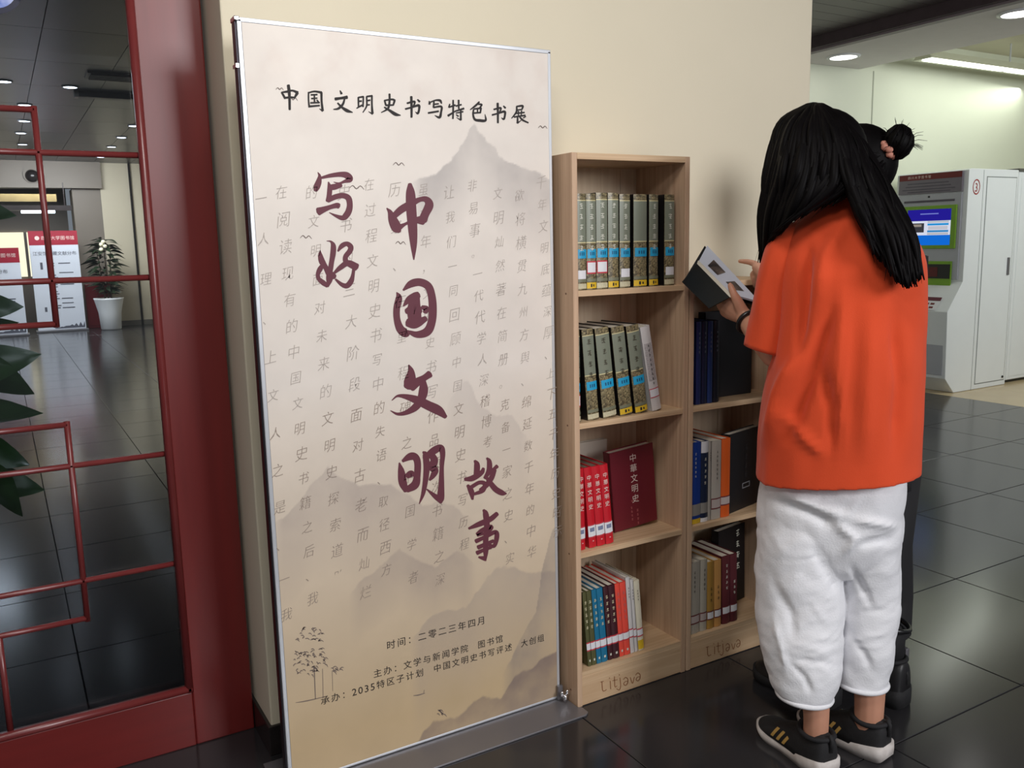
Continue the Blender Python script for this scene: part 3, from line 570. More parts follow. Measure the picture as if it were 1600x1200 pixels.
# ------------------------------------------------------------------ books
rb = random.Random(11)
def scribble(mb, fn, cx, cy, s):
    for k in range(3):
        y = cy+s*(0.32-0.32*k)+rb.uniform(-.05, .05)*s
        ribbon(mb, [(cx-s*rb.uniform(.2, .42), y, s*0.10), (cx, y+s*rb.uniform(-.05, .12), s*0.12), (cx+s*rb.uniform(.2, .42), y+s*rb.uniform(-.1, .12), s*0.09)], fn, 0, 3, 0)
    ribbon(mb, [(cx+s*rb.uniform(-.1, .1), cy+s*.45, s*0.1), (cx, cy, s*.12), (cx+s*rb.uniform(-.2, .2), cy-s*.42, s*0.08)], fn, 0, 3, 0)
def book(label, x0, w_, z0, h, d, cover, lean=0.0, y0=1.966, yaw=0.0, deco=(), title=None, group=None, face_front=False, xmin=None, tcol=None, tv=0.86, tsize=None, tcount=5, pages=None, name='book', front_text=None, boards=None):
    if xmin is not None and lean > 0: lean = min(lean, math.asin(max(0.0, min(1, (x0-xmin)/h))))
    T = Matrix.Translation((x0, y0, z0+0.0008)) @ Matrix.Rotation(yaw, 4, 'Z') @ Matrix.Rotation(-lean, 4, 'Y')
    t = thing(name, label, 'book', (x0, y0, z0), group)
    mb = MB(); b = min(0.0026, w_*0.16)
    if not face_front:
        if boards is None: mb.box(0, b, 0, d, 0, h, T); mb.box(w_-b, w_, 0, d, 0, h, T)
        else:
            for u_ in (0, w_-b): part(MB().box(u_, u_+b, 0.0005, d, 0, h, T), 'board', boards, t)
        n = 8; ring0 = [];                      # gently rounded spine
        pro = [(w_*(i/n), -0.0035*math.sin(math.pi*i/n)*min(1, w_/0.03)) for i in range(n+1)] + [(w_, 0.003), (0, 0.003)]
        mb.prism([tuple(T @ Vector((p[0], p[1], 0))) for p in pro], tuple((T.to_3x3() @ Vector((0, 0, h)))))
        part(mb, 'cover', cover, t)
        part(MB().box(b, w_-b, 0.003, d-0.004, 0.003, h-0.003, T), 'pages', pages or M_paper, t)
        def fs(u, v, lift=0.0):
            return tuple(T @ Vector((u, -0.0004-0.0035*math.sin(math.pi*min(1, max(0, u/w_)))*min(1, w_/0.03)-0.0004-lift, v)))
        def patch(u0, u1, v0, v1, m, nm, lift=0.0):
            mp = MB(); k = 6; us = np.linspace(u0*w_, u1*w_, k+1)
            vs = [fs(u, v0*h, lift) for u in us]+[fs(u, v1*h, lift) for u in us]
            mp.add(vs, [(i, i+1, k+2+i, k+1+i) for i in range(k)]); part(mp, nm, m, t)
    else:                                        # standing with its front cover towards the room: w_ wide, d thick
        mb.box(0, w_, 0, b, 0, h, T); mb.box(0, w_, d-b, d, 0, h, T); mb.box(0, 0.003, 0, d, 0, h, T)
        part(mb, 'cover', cover, t)
        part(MB().box(0.003, w_-0.004, b, d-b, 0.003, h-0.003, T), 'pages', pages or M_paper, t)
        def fs(u, v, lift=0.0): return tuple(T @ Vector((u, -0.0006-lift, v)))
        def patch(u0, u1, v0, v1, m, nm, lift=0.0):
            mp = MB(); mp.add([fs(u0*w_, v0*h, lift), fs(u1*w_, v0*h, lift), fs(u1*w_, v1*h, lift), fs(u0*w_, v1*h, lift)], [(0, 1, 2, 3)]); part(mp, nm, m, t)
    for i, dd in enumerate(deco): patch(*dd[:6], lift=0.0001*i)
    if title is not None:
        mt = MB(); s = tsize or min(w_*0.62, 0.016); f2 = lambda u, v, l=0: fs(u, v, 0.0012)
        if title == '?':
            for k in range(tcount): scribble(mt, f2, w_*0.5, tv*h-k*s*1.55, s*0.85)
        else: lay_text(mt, title, f2, w_*0.5, tv*h, s, s*1.3, vertical=True)
        part(mt, 'spine_lettering' if not face_front else 'cover_lettering', tcol or M_silver, t, fix=False)
    if front_text:
        for (txt, u, v, s, vert, m) in front_text:
            mt = MB()
            if txt == '?':
                for k in range(4): scribble(mt, lambda a, b_, l=0: fs(a, b_, 0.0012), u*w_, v*h-k*s*1.5, s)
            else: lay_text(mt, txt, lambda a, b_, l=0: fs(a, b_, 0.0012), u*w_, v*h, s, s*1.18, vertical=vert)
            part(mt, 'cover_lettering', m, t, fix=False)
    return t
def xa(px, py=500, y=1.966): return on_y(px, py, y)[0]
M_camo = mat('mottled_bronze_cloth', (164, 150, 112), rough=0.3, rgb2=(24, 21, 20), vscale=210)
M_bd = mat('near_black_board', (26, 23, 24), rough=0.4, var=0.15)
M_panel = mat('grey_green_spine_panel', (124, 130, 114), rough=0.35, var=0.05)
M_goldline = mat('pale_gold_line', (206, 196, 150), rough=0.35, var=0.05)
SEQ = ['leftmost', 'second from the left', 'third from the left', 'fourth from the left', 'fifth from the left', 'sixth from the left', 'seventh from the left', 'eighth from the left', 'ninth from the left', 'tenth from the left', 'eleventh from the left']
M_lab2 = mat('label_blue_ink', (20, 84, 120), rough=0.5, var=0.1)
def grey_set(white, pink, yellow, sub=True):
    d = [(0.0, 1.0, 0.50, 0.925, M_panel, 'spine_panel'), (0.0, 1.0, 0.925, 0.935, M_goldline, 'gold_line'), (0.0, 1.0, 0.488, 0.50, M_goldline, 'gold_line'), (0.08, 1.0, 0.33, 0.425, M_labelb, 'blue_label'), (0.32, 0.42, 0.36, 0.395, M_lab2, 'label_mark'), (0.5, 0.6, 0.36, 0.395, M_lab2, 'label_mark'), (0.68, 0.8, 0.36, 0.395, M_lab2, 'label_mark')]
    if pink: d += [(0.02, 0.98, 0.165, 0.30, M_labelr, 'label_border'), (0.08, 0.92, 0.18, 0.285, M_labelw, 'call_label')]
    if white: d += [(0.1, 0.95, 0.10, 0.205, M_labelw, 'call_label')]
    if yellow: d += [(0.0, 1.0, 0.012, 0.075, M_labely, 'yellow_label'), (0.35, 0.5, 0.025, 0.06, M_ink, 'label_mark'), (0.6, 0.72, 0.03, 0.055, M_ink, 'label_mark')]
    else: d += [(0.0, 1.0, 0.012, 0.065, mat('ivory_label', (196, 190, 160), rough=0.5, var=0.1, vscale=200), 'ivory_label')]
    if sub: d += [(0.0, 1.0, 0.082, 0.115, mat('sage_band', (120, 122, 100), rough=0.4, var=0.1), 'sage_band')]
    return d
def ticks(t_deco): return t_deco
Z1, Z2, Z3, Z4 = 1.200, 0.836, 0.464, 0.104
tier1 = [(905, 915.2, 1, 0, 0), (916, 930.6, 0, 1, 1), (931.6, 948.6, 0, 1, 0), (950, 966, 0, 0, 1), (968, 984, 1, 0, 0), (989.8, 1010, 0, 0, 1), (1014, 1027.7, 0, 0, 1), (1038, 1053, 1, 0, 0)]
for i, (a, b, wl, pk, yl) in enumerate(tier1):
    xA, xB = xa(a, 380), xa(b, 380)
    if i == 0: xA = 1.345
    book(f'bronze and grey-green hardcover, {SEQ[i]} on the tall bookcase top shelf', xA, xB-xA, Z1, 0.256 if i not in (2, 3) else 0.259, 0.175, M_camo, boards=M_bd, deco=grey_set(wl, pk, yl), title='?' if i != 5 else None, tv=0.87, tcount=5, tsize=0.018, group='matching hardcovers on the top shelf')
tier2 = [(909, 917, 0, 1, 0), (918.5, 935.5, 0, 0, 0), (942.5, 963, 0, 0, 0), (969, 988, 0, 0, 1), (993, 1011.5, 0, 0, 1)]
for i, (a, b, wl, pk, yl) in enumerate(tier2):
    xA, xB = xa(a, 650), xa(b, 650)
    if i == 0: xA, xB = 1.343, 1.355
    book(f'leaning bronze and grey-green hardcover, {SEQ[i]} on the second shelf', xA, xB-xA, Z2, 0.256, 0.175, M_camo, boards=M_bd, lean=math.radians((0, 4.2, 6.2, 7.0, 7.6)[i]), xmin=1.342, deco=grey_set(wl, pk, yl), title='?', tcol=mat('dark_spine_lettering', (70, 66, 50), rough=0.5, var=0.1), tcount=4, tsize=0.02, group='matching hardcovers on the second shelf')
M_whitebk = mat('white_book_cover', (212, 208, 206), rough=0.5, var=0.03)
xA = xa(1019, 650); book('plain white book with black spine title leaning left at the end of the second shelf', xA, xa(1033, 650)-xA, Z2, 0.252, 0.17, M_whitebk, lean=math.radians(10.4), deco=[(0.12, 0.88, 0.36, 0.80, mat('grey_title_band', (176, 170, 170), rough=0.6, var=0.3, vscale=300), 'title_band'), (0.0, 1.0, 0.155, 0.265, M_labelr, 'label_border'), (0.03, 0.97, 0.165, 0.255, M_labelw, 'call_label')], title='?', tcol=M_ink, tv=0.77, tcount=9, tsize=0.009)
M_redbk = mat('bright_red_book_cover', (196, 26, 40), rough=0.4, var=0.06)
tier3 = [(905.5, 919.5), (920.5, 932), (933, 945.8), (946.8, 958.5)]
M_redlabel = [(0.0, 1.0, 0.125, 0.29, M_labelr, 'label_border'), (0.0, 1.0, 0.14, 0.275, M_labelw, 'call_label'), (0.2, 0.8, 0.20, 0.25, mat('grey_code', (120, 130, 160), rough=0.6, var=0.2, vscale=200), 'call_code'), (0.42, 0.62, 0.075, 0.09, mat('pink_mark', (230, 150, 150), rough=0.5, var=0.1), 'publisher_mark')]
for i, (a, b) in enumerate(tier3):
    xA, xB = xa(a, 840), xa(b, 840)
    if i == 0: xA, xB = 1.346, 1.368
    book(f'bright red hardcover, {SEQ[i]} of the red set on the third shelf', xA, xB-xA, Z3, 0.238, 0.16, M_redbk, lean=math.radians((1.0, 4.0, 4.5, 5.0)[i]), xmin=1.342, deco=M_redlabel, title='中華文明史', tsize=0.0165, tv=0.875, tcol=mat('pale_lettering', (236, 214, 206), rough=0.5, var=0.03), pages=mat('brown_page_edge', (112, 96, 82), rough=0.8, var=0.1), group='red history set on the third shelf')
PL = MATS['pale_lettering']; PK = mat('dull_pink_lettering', (196, 110, 110), rough=0.5, var=0.05)
P0 = on_z(960, 833, Z3); P1 = on_z(1027, 818, Z3); yw = math.atan2(P1[1]-P0[1], P1[0]-P0[0])
wd = math.hypot(P1[0]-P0[0], P1[1]-P0[1])
book('dark red hardcover standing with its titled front cover facing out on the third shelf', P0[0], wd, Z3, 0.247, 0.03, mat('dark_red_book_cover', (112, 24, 38), rough=0.45, var=0.1, vscale=6), lean=math.radians(4.5), y0=P0[1], yaw=yw, face_front=True, front_text=[('中華文明史', 0.52, 0.875, 0.027, True, PL), ('第一卷', 0.44, 0.335, 0.008, False, PK), ('?', 0.42, 0.25, 0.008, True, PK), ('?', 0.55, 0.20, 0.009, True, PK)])
book('pale thick book standing behind the dark red cover with its page tops showing', 1.36, 0.215, Z3, 0.262, 0.02, mat('pale_cardboard_cover', (206, 196, 180), rough=0.7, var=0.05), y0=2.142, face_front=True)
tier4 = [(919, 924.6, 'olive', (84, 84, 50)), (925.3, 932.3, 'olive', (84, 84, 50)), (933, 940, 'teal blue', (26, 110, 146)), (940.6, 949.6, 'teal blue', (26, 110, 146)), (950.8, 958, 'dark maroon', (64, 26, 34)), (958.5, 968, 'dark maroon', (64, 26, 34)), (968.5, 975.6, 'coral red', (232, 78, 62)), (976, 984.8, 'coral red', (232, 78, 62))]
for i, (a, b, cn, rgb) in enumerate(tier4):
    xA, xB = xa(a, 1040), xa(b, 1040)
    book(f'{cn} paperback, {"left" if i % 2 == 0 else "right"} one of the {cn} pair on the bottom shelf', xA, xB-xA, Z4, 0.232, 0.17, mat(f'{cn}_paperback', rgb, rough=0.5, var=0.05), lean=math.radians(4.6), xmin=1.342, deco=[(0.0, 1.0, 0.205, 0.325, M_labelr, 'label_border'), (0.0, 1.0, 0.222, 0.308, M_labelw, 'call_label'), (0.35, 0.65, 0.06, 0.09, M_silver, 'publisher_mark')], title='?', tcount=5, tsize=0.0125, tcol=mat('cream_lettering', (214, 206, 170), rough=0.6, var=0.05) if cn != 'coral red' else PK, group='paired paperbacks on the bottom shelf')
for i, (a, b, h_) in enumerate(((985.4, 991.3, 0.243), (992, 996.4, 0.232))):
    xA, xB = xa(a, 1033), xa(b, 1033); book(f'thin white paperback, {("left", "right")[i]} of the white pair beside the coral pair', xA, xB-xA, Z4, h_, 0.17, M_whitebk, lean=math.radians(4.6), deco=[(0, 1, 0.205, 0.325, M_labelr, 'label_border'), (0, 1, 0.222, 0.308, M_labelw, 'call_label')], title='?', tcol=M_ink, tcount=4, tsize=0.006, group='thin white paperbacks')
xA = xa(997.5, 1028); book('cream dog-eared booklet leaning at the right end of the bottom shelf row', xA, xa(1006, 1028)-xA, Z4, 0.225, 0.165, mat('cream_booklet', (222, 214, 190), rough=0.7, var=0.08), lean=math.radians(4.9), deco=[(0, 1, 0.20, 0.32, M_labelr, 'label_border'), (0, 1, 0.218, 0.302, M_labelw, 'call_label'), (0, 1, 0.02, 0.15, M_labely, 'yellow_edge')], title='?', tcol=M_ink, tcount=4, tsize=0.006)
# lower bookcase
def navy(n, rgb): return mat(n, rgb, rough=0.4, var=0.06)
for i, (a, b, rgb) in enumerate(((1087, 1095, (28, 40, 92)), (1096, 1104, (24, 30, 60)), (1105, 1113, (34, 56, 110)), (1114, 1123, (20, 22, 34)))):  # shelf shade is mixed into these cover colours
    xA, xB = xa(a, 600), xa(b, 600); book(f'blue hardcover darkened with shade, {SEQ[i]} on the lower bookcase top shelf', xA, xB-xA, Z2, 0.25, 0.17, navy(f'shade_blue_{i}', rgb), title='?', tcol=mat('grey_lettering', (120, 124, 140), rough=0.6, var=0.05), tsize=0.009, tcount=5, group='dark books on the lower bookcase')
book('large black hardcover showing its front cover on the top shelf of the lower bookcase', 1.86, 0.20, Z2, 0.27, 0.03, navy('black_cover', (22, 20, 24)), y0=2.02, face_front=True)
xA, xB = 1.752, xa(1093.7, 815); book('bright blue hardcover with yellow base label on the middle shelf', xA, xB-xA, Z3, 0.256, 0.17, navy('royal_blue', (24, 62, 150)), title='?', tcount=6, tsize=0.009, deco=[(0, 1, 0.10, 0.24, mat('grey_label', (150, 146, 140), rough=0.6, var=0.05), 'call_label'), (0, 1, 0.0, 0.06, M_labely, 'yellow_label')])
xA, xB = xa(1094, 815), xa(1105, 815); book('navy hardcover with white top label next to the bright blue one', xA, xB-xA, Z3, 0.255, 0.17, navy('navy_blue', (26, 38, 66)), title='?', tv=0.78, tcount=5, tsize=0.012, deco=[(0, 1, 0.86, 1.0, M_labelw, 'top_label'), (0, 1, 0.0, 0.05, M_labelw, 'base_label'), (0, 1, 0.11, 0.24, MATS['grey_label'], 'call_label')])
xA, xB = xa(1105.5, 815), xa(1110, 815); book('thin grey-white book between navy and white hardcovers', xA, xB-xA, Z3, 0.25, 0.17, mat('grey_white', (170, 164, 156), rough=0.6, var=0.04), title='?', tcol=M_ink, tcount=4, tsize=0.005)
xA, xB = xa(1110.5, 815), xa(1125, 815); book('grey-white hardcover with red-framed label left of the orange one', xA, xB-xA, Z3, 0.25, 0.17, mat('warm_white', (184, 176, 166), rough=0.6, var=0.04), title='?', tcol=M_ink, tcount=7, tsize=0.009, deco=[(0, 1, 0.13, 0.27, mat('dark_red_frame', (110, 40, 44), rough=0.6, var=0.1), 'label_border'), (0.04, 0.96, 0.145, 0.255, mat('grey_pink_label', (190, 176, 172), rough=0.6, var=0.05), 'call_label')])
xA, xB = xa(1125.5, 812), xa(1139, 812); book('orange hardcover on the middle shelf of the lower bookcase', xA, xB-xA, Z3, 0.252, 0.17, navy('orange_cover', (218, 92, 28)), deco=[(0, 1, 0.15, 0.27, MATS['dark_red_frame'], 'label_border'), (0, 1, 0.165, 0.255, MATS['grey_pink_label'], 'call_label')])
xA = xa(1141, 800); book('large black hardcover facing out beside the orange one on the middle shelf', xA, 0.19, Z3, 0.258, 0.03, MATS['black_cover'], y0=1.975, yaw=math.radians(14), face_front=True, deco=[(0.42, 0.66, 0.26, 0.33, mat('silver_frame', (150, 150, 154), rough=0.5, var=0.05), 'frame'), (0.44, 0.64, 0.272, 0.318, MATS['black_cover'], 'frame_inset')], front_text=[('?', 0.52, 0.78, 0.02, True, mat('dim_lettering', (60, 58, 62), rough=0.6, var=0.1))])
rows = [(1.752, xa(1092.5, 990), 'pale grey paperback at the left end of the bottom shelf of the lower bookcase', (176, 170, 158), 0, M_ink), (xa(1093, 990), xa(1103.4, 990), 'pale grey paperback left of the gold pair on the bottom shelf', (182, 176, 162), 0, M_ink),
 (xa(1104.2, 990), xa(1114.4, 990), 'mustard gold paperback, left of the gold pair, lower bookcase', (178, 136, 62), 0.5, M_ink), (xa(1115.5, 990), xa(1126, 990), 'tan gold paperback, right of the gold pair, lower bookcase', (196, 144, 80), 1.0, M_ink),
 (xa(1128, 990), xa(1140, 990), 'maroon hardcover right of the gold pair with white spine title', (92, 34, 40), 1.5, M_silver), (xa(1140.6, 988), xa(1151, 988), 'maroon hardcover, rightmost spine on the bottom shelf of the lower bookcase', (84, 28, 36), 1.6, M_silver)]
for i, (xA, xB, lb, rgb, ln, tc_) in enumerate(rows):
    book(lb, xA, xB-xA, Z4, 0.235 if i < 2 else 0.222 if i < 4 else 0.228, 0.165, mat('low_cover_'+'abcdef'[i], rgb, rough=0.55, var=0.06), lean=math.radians(ln), deco=[(0, 1, 0.135, 0.265, MATS['dark_red_frame'], 'label_border'), (0.05, 0.95, 0.152, 0.248, M_labelw if i > 1 else MATS['grey_pink_label'], 'call_label')], title='?', tcol=tc_, tcount=5 if i in (0, 1, 4) else 3, tv=0.86 if i in (0, 1, 4) else 0.6, tsize=0.010 if i in (0, 1) else 0.012, group='books on the bottom shelf of the lower bookcase')
xA = xa(1150, 985); book('black hardcover with white cover title leaning behind the maroon spines', 1.972, 0.14, Z4, 0.27, 0.028, MATS['black_cover'], y0=2.06, yaw=math.radians(8), lean=math.radians(1.5), face_front=True, front_text=[('?', 0.72, 0.90, 0.026, True, M_silver)], deco=[(0.28, 0.55, 0.24, 0.31, MATS['silver_frame'], 'frame'), (0.30, 0.53, 0.25, 0.30, MATS['black_cover'], 'frame_inset')])

# ================================================================== SELF-SERVICE KIOSKS
KY0, KY1 = 4.418, 5.08
M_kw = mat('kiosk_white_enamel', (226, 230, 232), rough=0.35, var=0.01)
M_kg = mat('kiosk_grey_enamel', (176, 178, 186), rough=0.35, var=0.02)
M_green = mat('lime_green_bezel', (122, 168, 44), rough=0.4, var=0.05)
M_seamk = mat('dark_seam', (120, 126, 124), rough=0.6, var=0.05)
M_black = mat('black_recess', (18, 18, 20), rough=0.3, var=0.1)
def kiosk_body(dx, t, name='body'):
    prof = [(6.90, 1.838), (6.90, 0.93), (6.715, 0.69), (6.735, 0.13), (6.86, 0.002), (7.60, 0.002), (7.60, 1.850), (6.93, 1.850)]
    return part(MB().prism([(x+dx, KY0, z) for x, z in prof], (0, KY1-KY0, 0)), name, M_kw, t, bevel=0.004)
k1 = thing('self_service_kiosk', 'white self-service kiosk with green-framed blue screen and a red circled 3', 'kiosk', (7.2, 4.75, 0))
kb = kiosk_body(0, k1)
FXK = 6.895
def front(px0, py0, px1, py1, X=FXK):
    a = on_x(px0, py0, X); b = on_x(px1, py1, X); return min(a[1], b[1]), max(a[1], b[1]), min(a[2], b[2]), max(a[2], b[2])
Y0 = KY0+0.045; Y1 = KY1-0.03
fp = part(MB().box(FXK-0.008, FXK+0.01, Y0, Y1, 0.95, 1.66), 'front_panel', M_kg, k1, bevel=0.003)
hd = part(MB().box(FXK-0.012, FXK+0.01, Y0, Y1, 1.668, 1.835), 'header_sign', mat('header_grey', (118, 112, 122), rough=0.4, var=0.03), k1, bevel=0.002)
part(MB().box(FXK-0.0135, FXK-0.011, Y0+0.005, Y1-0.005, 1.785, 1.832), 'red_band', mat('header_red', (110, 26, 30), rough=0.4, var=0.05), hd)
mbx = MB(); lay_text(mbx, '四川大学图书馆', lambda u, v: (FXK-0.0145, Y1-0.10-u, 1.808+v), 0, 0, 0.026, 0.032); part(mbx, 'header_lettering', PL, hd, fix=False)
mbx = MB()
for zz, a, b in ((1.755, .12, .5), (1.73, .1, .52), (1.705, .06, .55), (1.685, .1, .5)): mbx.box(FXK-0.0135, FXK-0.012, Y0+a, Y0+b, zz-0.004, zz+0.004)
part(mbx, 'notice_lines', mat('notice_grey', (86, 80, 92), rough=0.5, var=0.1), hd)
part(MB().box(FXK-0.013, FXK-0.007, Y0+0.06, Y1-0.06, 1.595, 1.612), 'vent_slot', MATS['notice_grey'], fp)
part(MB().tube([(FXK-0.016, (Y0+Y1)/2, 1.64), (FXK-0.006, (Y0+Y1)/2, 1.64)], 0.008, 10), 'key_lock', M_black, fp)
sb = part(MB().box(FXK-0.022, FXK-0.006, Y0+0.03, Y1-0.07, 1.205, 1.565), 'screen_bezel', M_green, k1, bevel=0.004)
sy0, sy1, sz0, sz1 = Y0+0.075, Y1-0.11, 1.235, 1.535
def scr(u0, u1, v0, v1, rgb, nm, e=0.9, k=0):   # u from the left edge as seen by a user facing the screen
    part(MB().box(FXK-0.0235-0.0006*k, FXK-0.021, sy1-u1*(sy1-sy0), sy1-u0*(sy1-sy0), sz0+v0*(sz1-sz0), sz0+v1*(sz1-sz0)), nm, glow('screen_%d_%d_%d' % rgb, rgb, e), sb)
scr(0, 1, 0, 1, (20, 110, 220), 'display'); scr(0, 1, 0.68, 1, (38, 30, 150), 'display_header', k=1); scr(0, 1, 0.28, 0.68, (222, 228, 246), 'display_panel', k=1)
scr(0.3, 0.72, 0.86, 0.89, (120, 130, 210), 'display_title', k=2)
scr(0.02, 0.40, 0.36, 0.62, (60, 60, 66), 'display_photo', k=2); scr(0.08, 0.34, 0.52, 0.59, (150, 140, 130), 'display_photo_detail', k=3)
for v, c_ in ((0.62, (190, 196, 206)), (0.55, (40, 150, 220)), (0.36, (60, 140, 200)), (0.29, (190, 190, 196))): scr(0.48, 0.96, v, v+0.055, c_, 'display_button', k=2)
scr(0.5, 0.94, 0.43, 0.53, (200, 200, 210), 'display_text', k=2)
sl = part(MB().box(FXK-0.020, FXK-0.006, Y0+0.05, Y1-0.08, 0.83+0.05, 1.10), 'return_slot_frame', M_green, k1, bevel=0.004)
part(MB().box(FXK-0.024, FXK-0.019, Y0+0.06, Y1-0.09, 0.955, 1.075), 'slot_window', M_black, sl); part(MB().box(FXK-0.0255, FXK-0.023, Y0+0.17, Y0+0.30, 0.97, 1.05), 'red_indicator', mat('dark_red_indicator', (90, 20, 24), rough=0.5, var=0.2, vscale=40), sl)
# notice on the sloping ledge
def ledge(v): return np.array([6.90+(6.715-6.90)*v-0.004, 0, 0.93+(0.69-0.93)*v+0.004])
nl = MB(); a, b = ledge(0.55), ledge(0.97); nl.add([(a[0], Y0+0.06, a[2]), (a[0], Y1-0.1, a[2]), (b[0], Y1-0.1, b[2]), (b[0], Y0+0.06, b[2])], [(0, 1, 2, 3)]); nt_ = part(nl, 'ledge_notice', M_labelw, k1)
nl = MB(); a, b = ledge(0.55), ledge(0.67); nl.add([(a[0]-.001, Y0+0.06, a[2]+.001), (a[0]-.001, Y1-0.1, a[2]+.001), (b[0]-.001, Y1-0.1, b[2]+.001), (b[0]-.001, Y0+0.06, b[2]+.001)], [(0, 1, 2, 3)]); part(nl, 'notice_header', M_maroon, nt_)
nl = MB()
for v0 in (0.74, 0.86):
    for k in range(7):
        a, b = ledge(v0), ledge(v0+0.06); y = Y0+0.10+k*0.05; nl.add([(a[0]-.001, y, a[2]+.001), (a[0]-.001, y+0.036, a[2]+.001), (b[0]-.001, y+0.036, b[2]+.001), (b[0]-.001, y, b[2]+.001)], [(0, 1, 2, 3)])
part(nl, 'notice_lettering', MATS['header_red'], nt_)
part(MB().box(6.725, 6.731, KY0+0.03, KY1-0.03, 0.16, 0.66), 'lower_panel', M_kg, k1)
# side: service door, handle, lock, number
cdoor = part(MB().box(7.153, 7.57, KY0-0.004, KY0+0.004, 0.05, 1.782), 'service_door', M_kw, k1, bevel=0.002)
mb = MB(); 
for a in ((7.146, 7.152, 0.045, 1.79), (7.571, 7.577, 0.045, 1.79)): mb.box(a[0], a[1], KY0-0.0015, KY0+0.001, a[2], a[3])
mb.box(7.146, 7.577, KY0-0.0015, KY0+0.001, 1.783, 1.79); mb.box(7.146, 7.577, KY0-0.0015, KY0+0.001, 0.043, 0.049); mb.box(7.10, 7.104, KY0-0.001, KY0+0.001, 0.0, 1.84)
part(mb, 'door_gap', M_seamk, k1)
part(MB().box(7.505, 7.535, KY0-0.014, KY0-0.003, 0.965, 1.115), 'handle', M_steel, cdoor, bevel=0.003)
part(MB().tube([(7.545, KY0-0.01, 0.075), (7.545, KY0-0.002, 0.075)], 0.011, 12), 'lock', M_black, cdoor)
nc = on_y(1525.5, 292, KY0); M_num = mat('dark_red_numeral', (156, 44, 44), rough=0.5, var=0.05)
mb = MB()
rings = [[(nc[0]+r*math.cos(t), KY0-0.002, nc[2]+r*1.28*math.sin(t)) for t in np.linspace(0, 2*math.pi, 32, endpoint=False)] for r in (0.049, 0.041)]
mb.loft(rings, caps=False); lay_text(mb, '3', lambda u, v: (nc[0]+u, KY0-0.002, nc[2]+v*1.15), 0, 0, 0.088, 0.1); part(mb, 'circled_number', M_num, k1, fix=False)
k2 = thing('self_service_kiosk', 'white kiosk cabinet cut off by the right frame edge, behind the numbered kiosk', 'kiosk', (8.1, 4.75, 0))
part(MB().box(7.64, 8.55, KY0+0.02, KY1, 0.03, 1.84), 'body', M_kw, k2, bevel=0.006); part(MB().box(7.64, 8.5, KY0+0.06, KY1, 0, 0.03), 'plinth', M_black, k2)
part(MB().box(7.68, 8.5, KY0+0.016, KY0+0.022, 0.06, 1.79), 'service_door', M_kw, k2, bevel=0.002); part(MB().box(7.625, 8.56, KY0+0.01, KY1, 1.84, 1.865), 'top_cap', mat('cap_grey', (84, 84, 80), rough=0.5, var=0.05), k2)

# ================================================================== LOBBY THINGS BEHIND THE GLASS
M_pwhite = mat('poster_white_sheet', (226, 230, 240), rough=0.5, var=0.01)
M_pred = mat('poster_red_header', (160, 26, 50), rough=0.5, var=0.03)
M_ptxt = mat('poster_grey_lettering', (90, 92, 104), rough=0.6, var=0.05)
def poster(x0, x1, y, ztop, label, title):
    t = thing('information_stand', label, 'sign', ((x0+x1)/2, y, 0), 'information stands in the lobby')
    pw = x1-x0
    sh = part(MB().box(x0, x1, y, y+0.03, 0.03, ztop), 'panel', M_pwhite, t, bevel=0.004)
    part(MB().box(x0, x1, y-0.002, y, ztop-0.24, ztop), 'header', M_pred, sh)
    mb = MB(); lay_text(mb, '四川大学图书馆', lambda u, v: (u, y-0.004, v), x0+pw*0.30, ztop-0.12, pw*0.095, pw*0.098); mb.disc((x0+pw*0.17, y-0.004, ztop-0.12), (0.035, 0, 0), (0, 0, 0.035)); part(mb, 'header_lettering', PL, sh, fix=False)
    mb = MB(); lay_text(mb, title, lambda u, v: (u, y-0.004, v), x0+pw*0.10, ztop-0.38, pw*0.098, pw*0.1); part(mb, 'title_lettering', M_ptxt, sh, fix=False)
    mb = MB(); rr = random.Random(int(x0*100))
    zz = ztop-0.55
    while zz > 0.35:
        mb.box(x0+pw*0.33, x0+pw*(0.33+rr.uniform(0.08, 0.2)), y-0.003, y-0.001, zz-0.008, zz+0.008)
        if rr.random() < 0.3: mb.box(x0+pw*0.55, x0+pw*rr.uniform(0.7, 0.85), y-0.003, y-0.001, zz-0.008, zz+0.008)
        if rr.random() < 0.25: mb.box(x0+pw*0.18, x0+pw*0.23, y-0.003, y-0.001, zz-0.02, zz+0.02)
        zz -= 0.04
    part(mb, 'body_lettering', M_ptxt, sh)
    mb = MB(); n = 14
    prof = [(x0+pw*(0.35+0.63*i/n), 0.06+0.10*abs(math.sin(i*1.7))*(i/n)) for i in range(n+1)]
    mb.add([(px_, y-0.003, 0.05) for px_, _ in prof]+[(px_, y-0.003, z) for px_, z in prof], [(i, i+1, n+2+i, n+1+i) for i in range(n)]); part(mb, 'footer_skyline', M_ptxt, sh, fix=False)
    part(MB().box(x0-0.03, x1+0.03, y-0.14, y+0.20, 0, 0.03), 'base_plate', M_steel, t, bevel=0.004)
    for x in (x0, x1-0.012): part(MB().box(x, x+0.012, y+0.03, y+0.05, 0.03, ztop), 'post', M_alu, t)
poster(0.50, 1.245, 17.0, 1.715, 'white information stand with red header and printed lines beside the lobby plant', '江安馆馆藏文献分布')
poster(-0.42, 0.33, 16.6, 1.44, 'lower white information stand with red header at the left edge of the lobby view', '江安馆文献分布')
cab = thing('red_cabinet', 'low dark red cabinet behind the potted lobby plant', 'cabinet', (1.45, 17.3, 0))
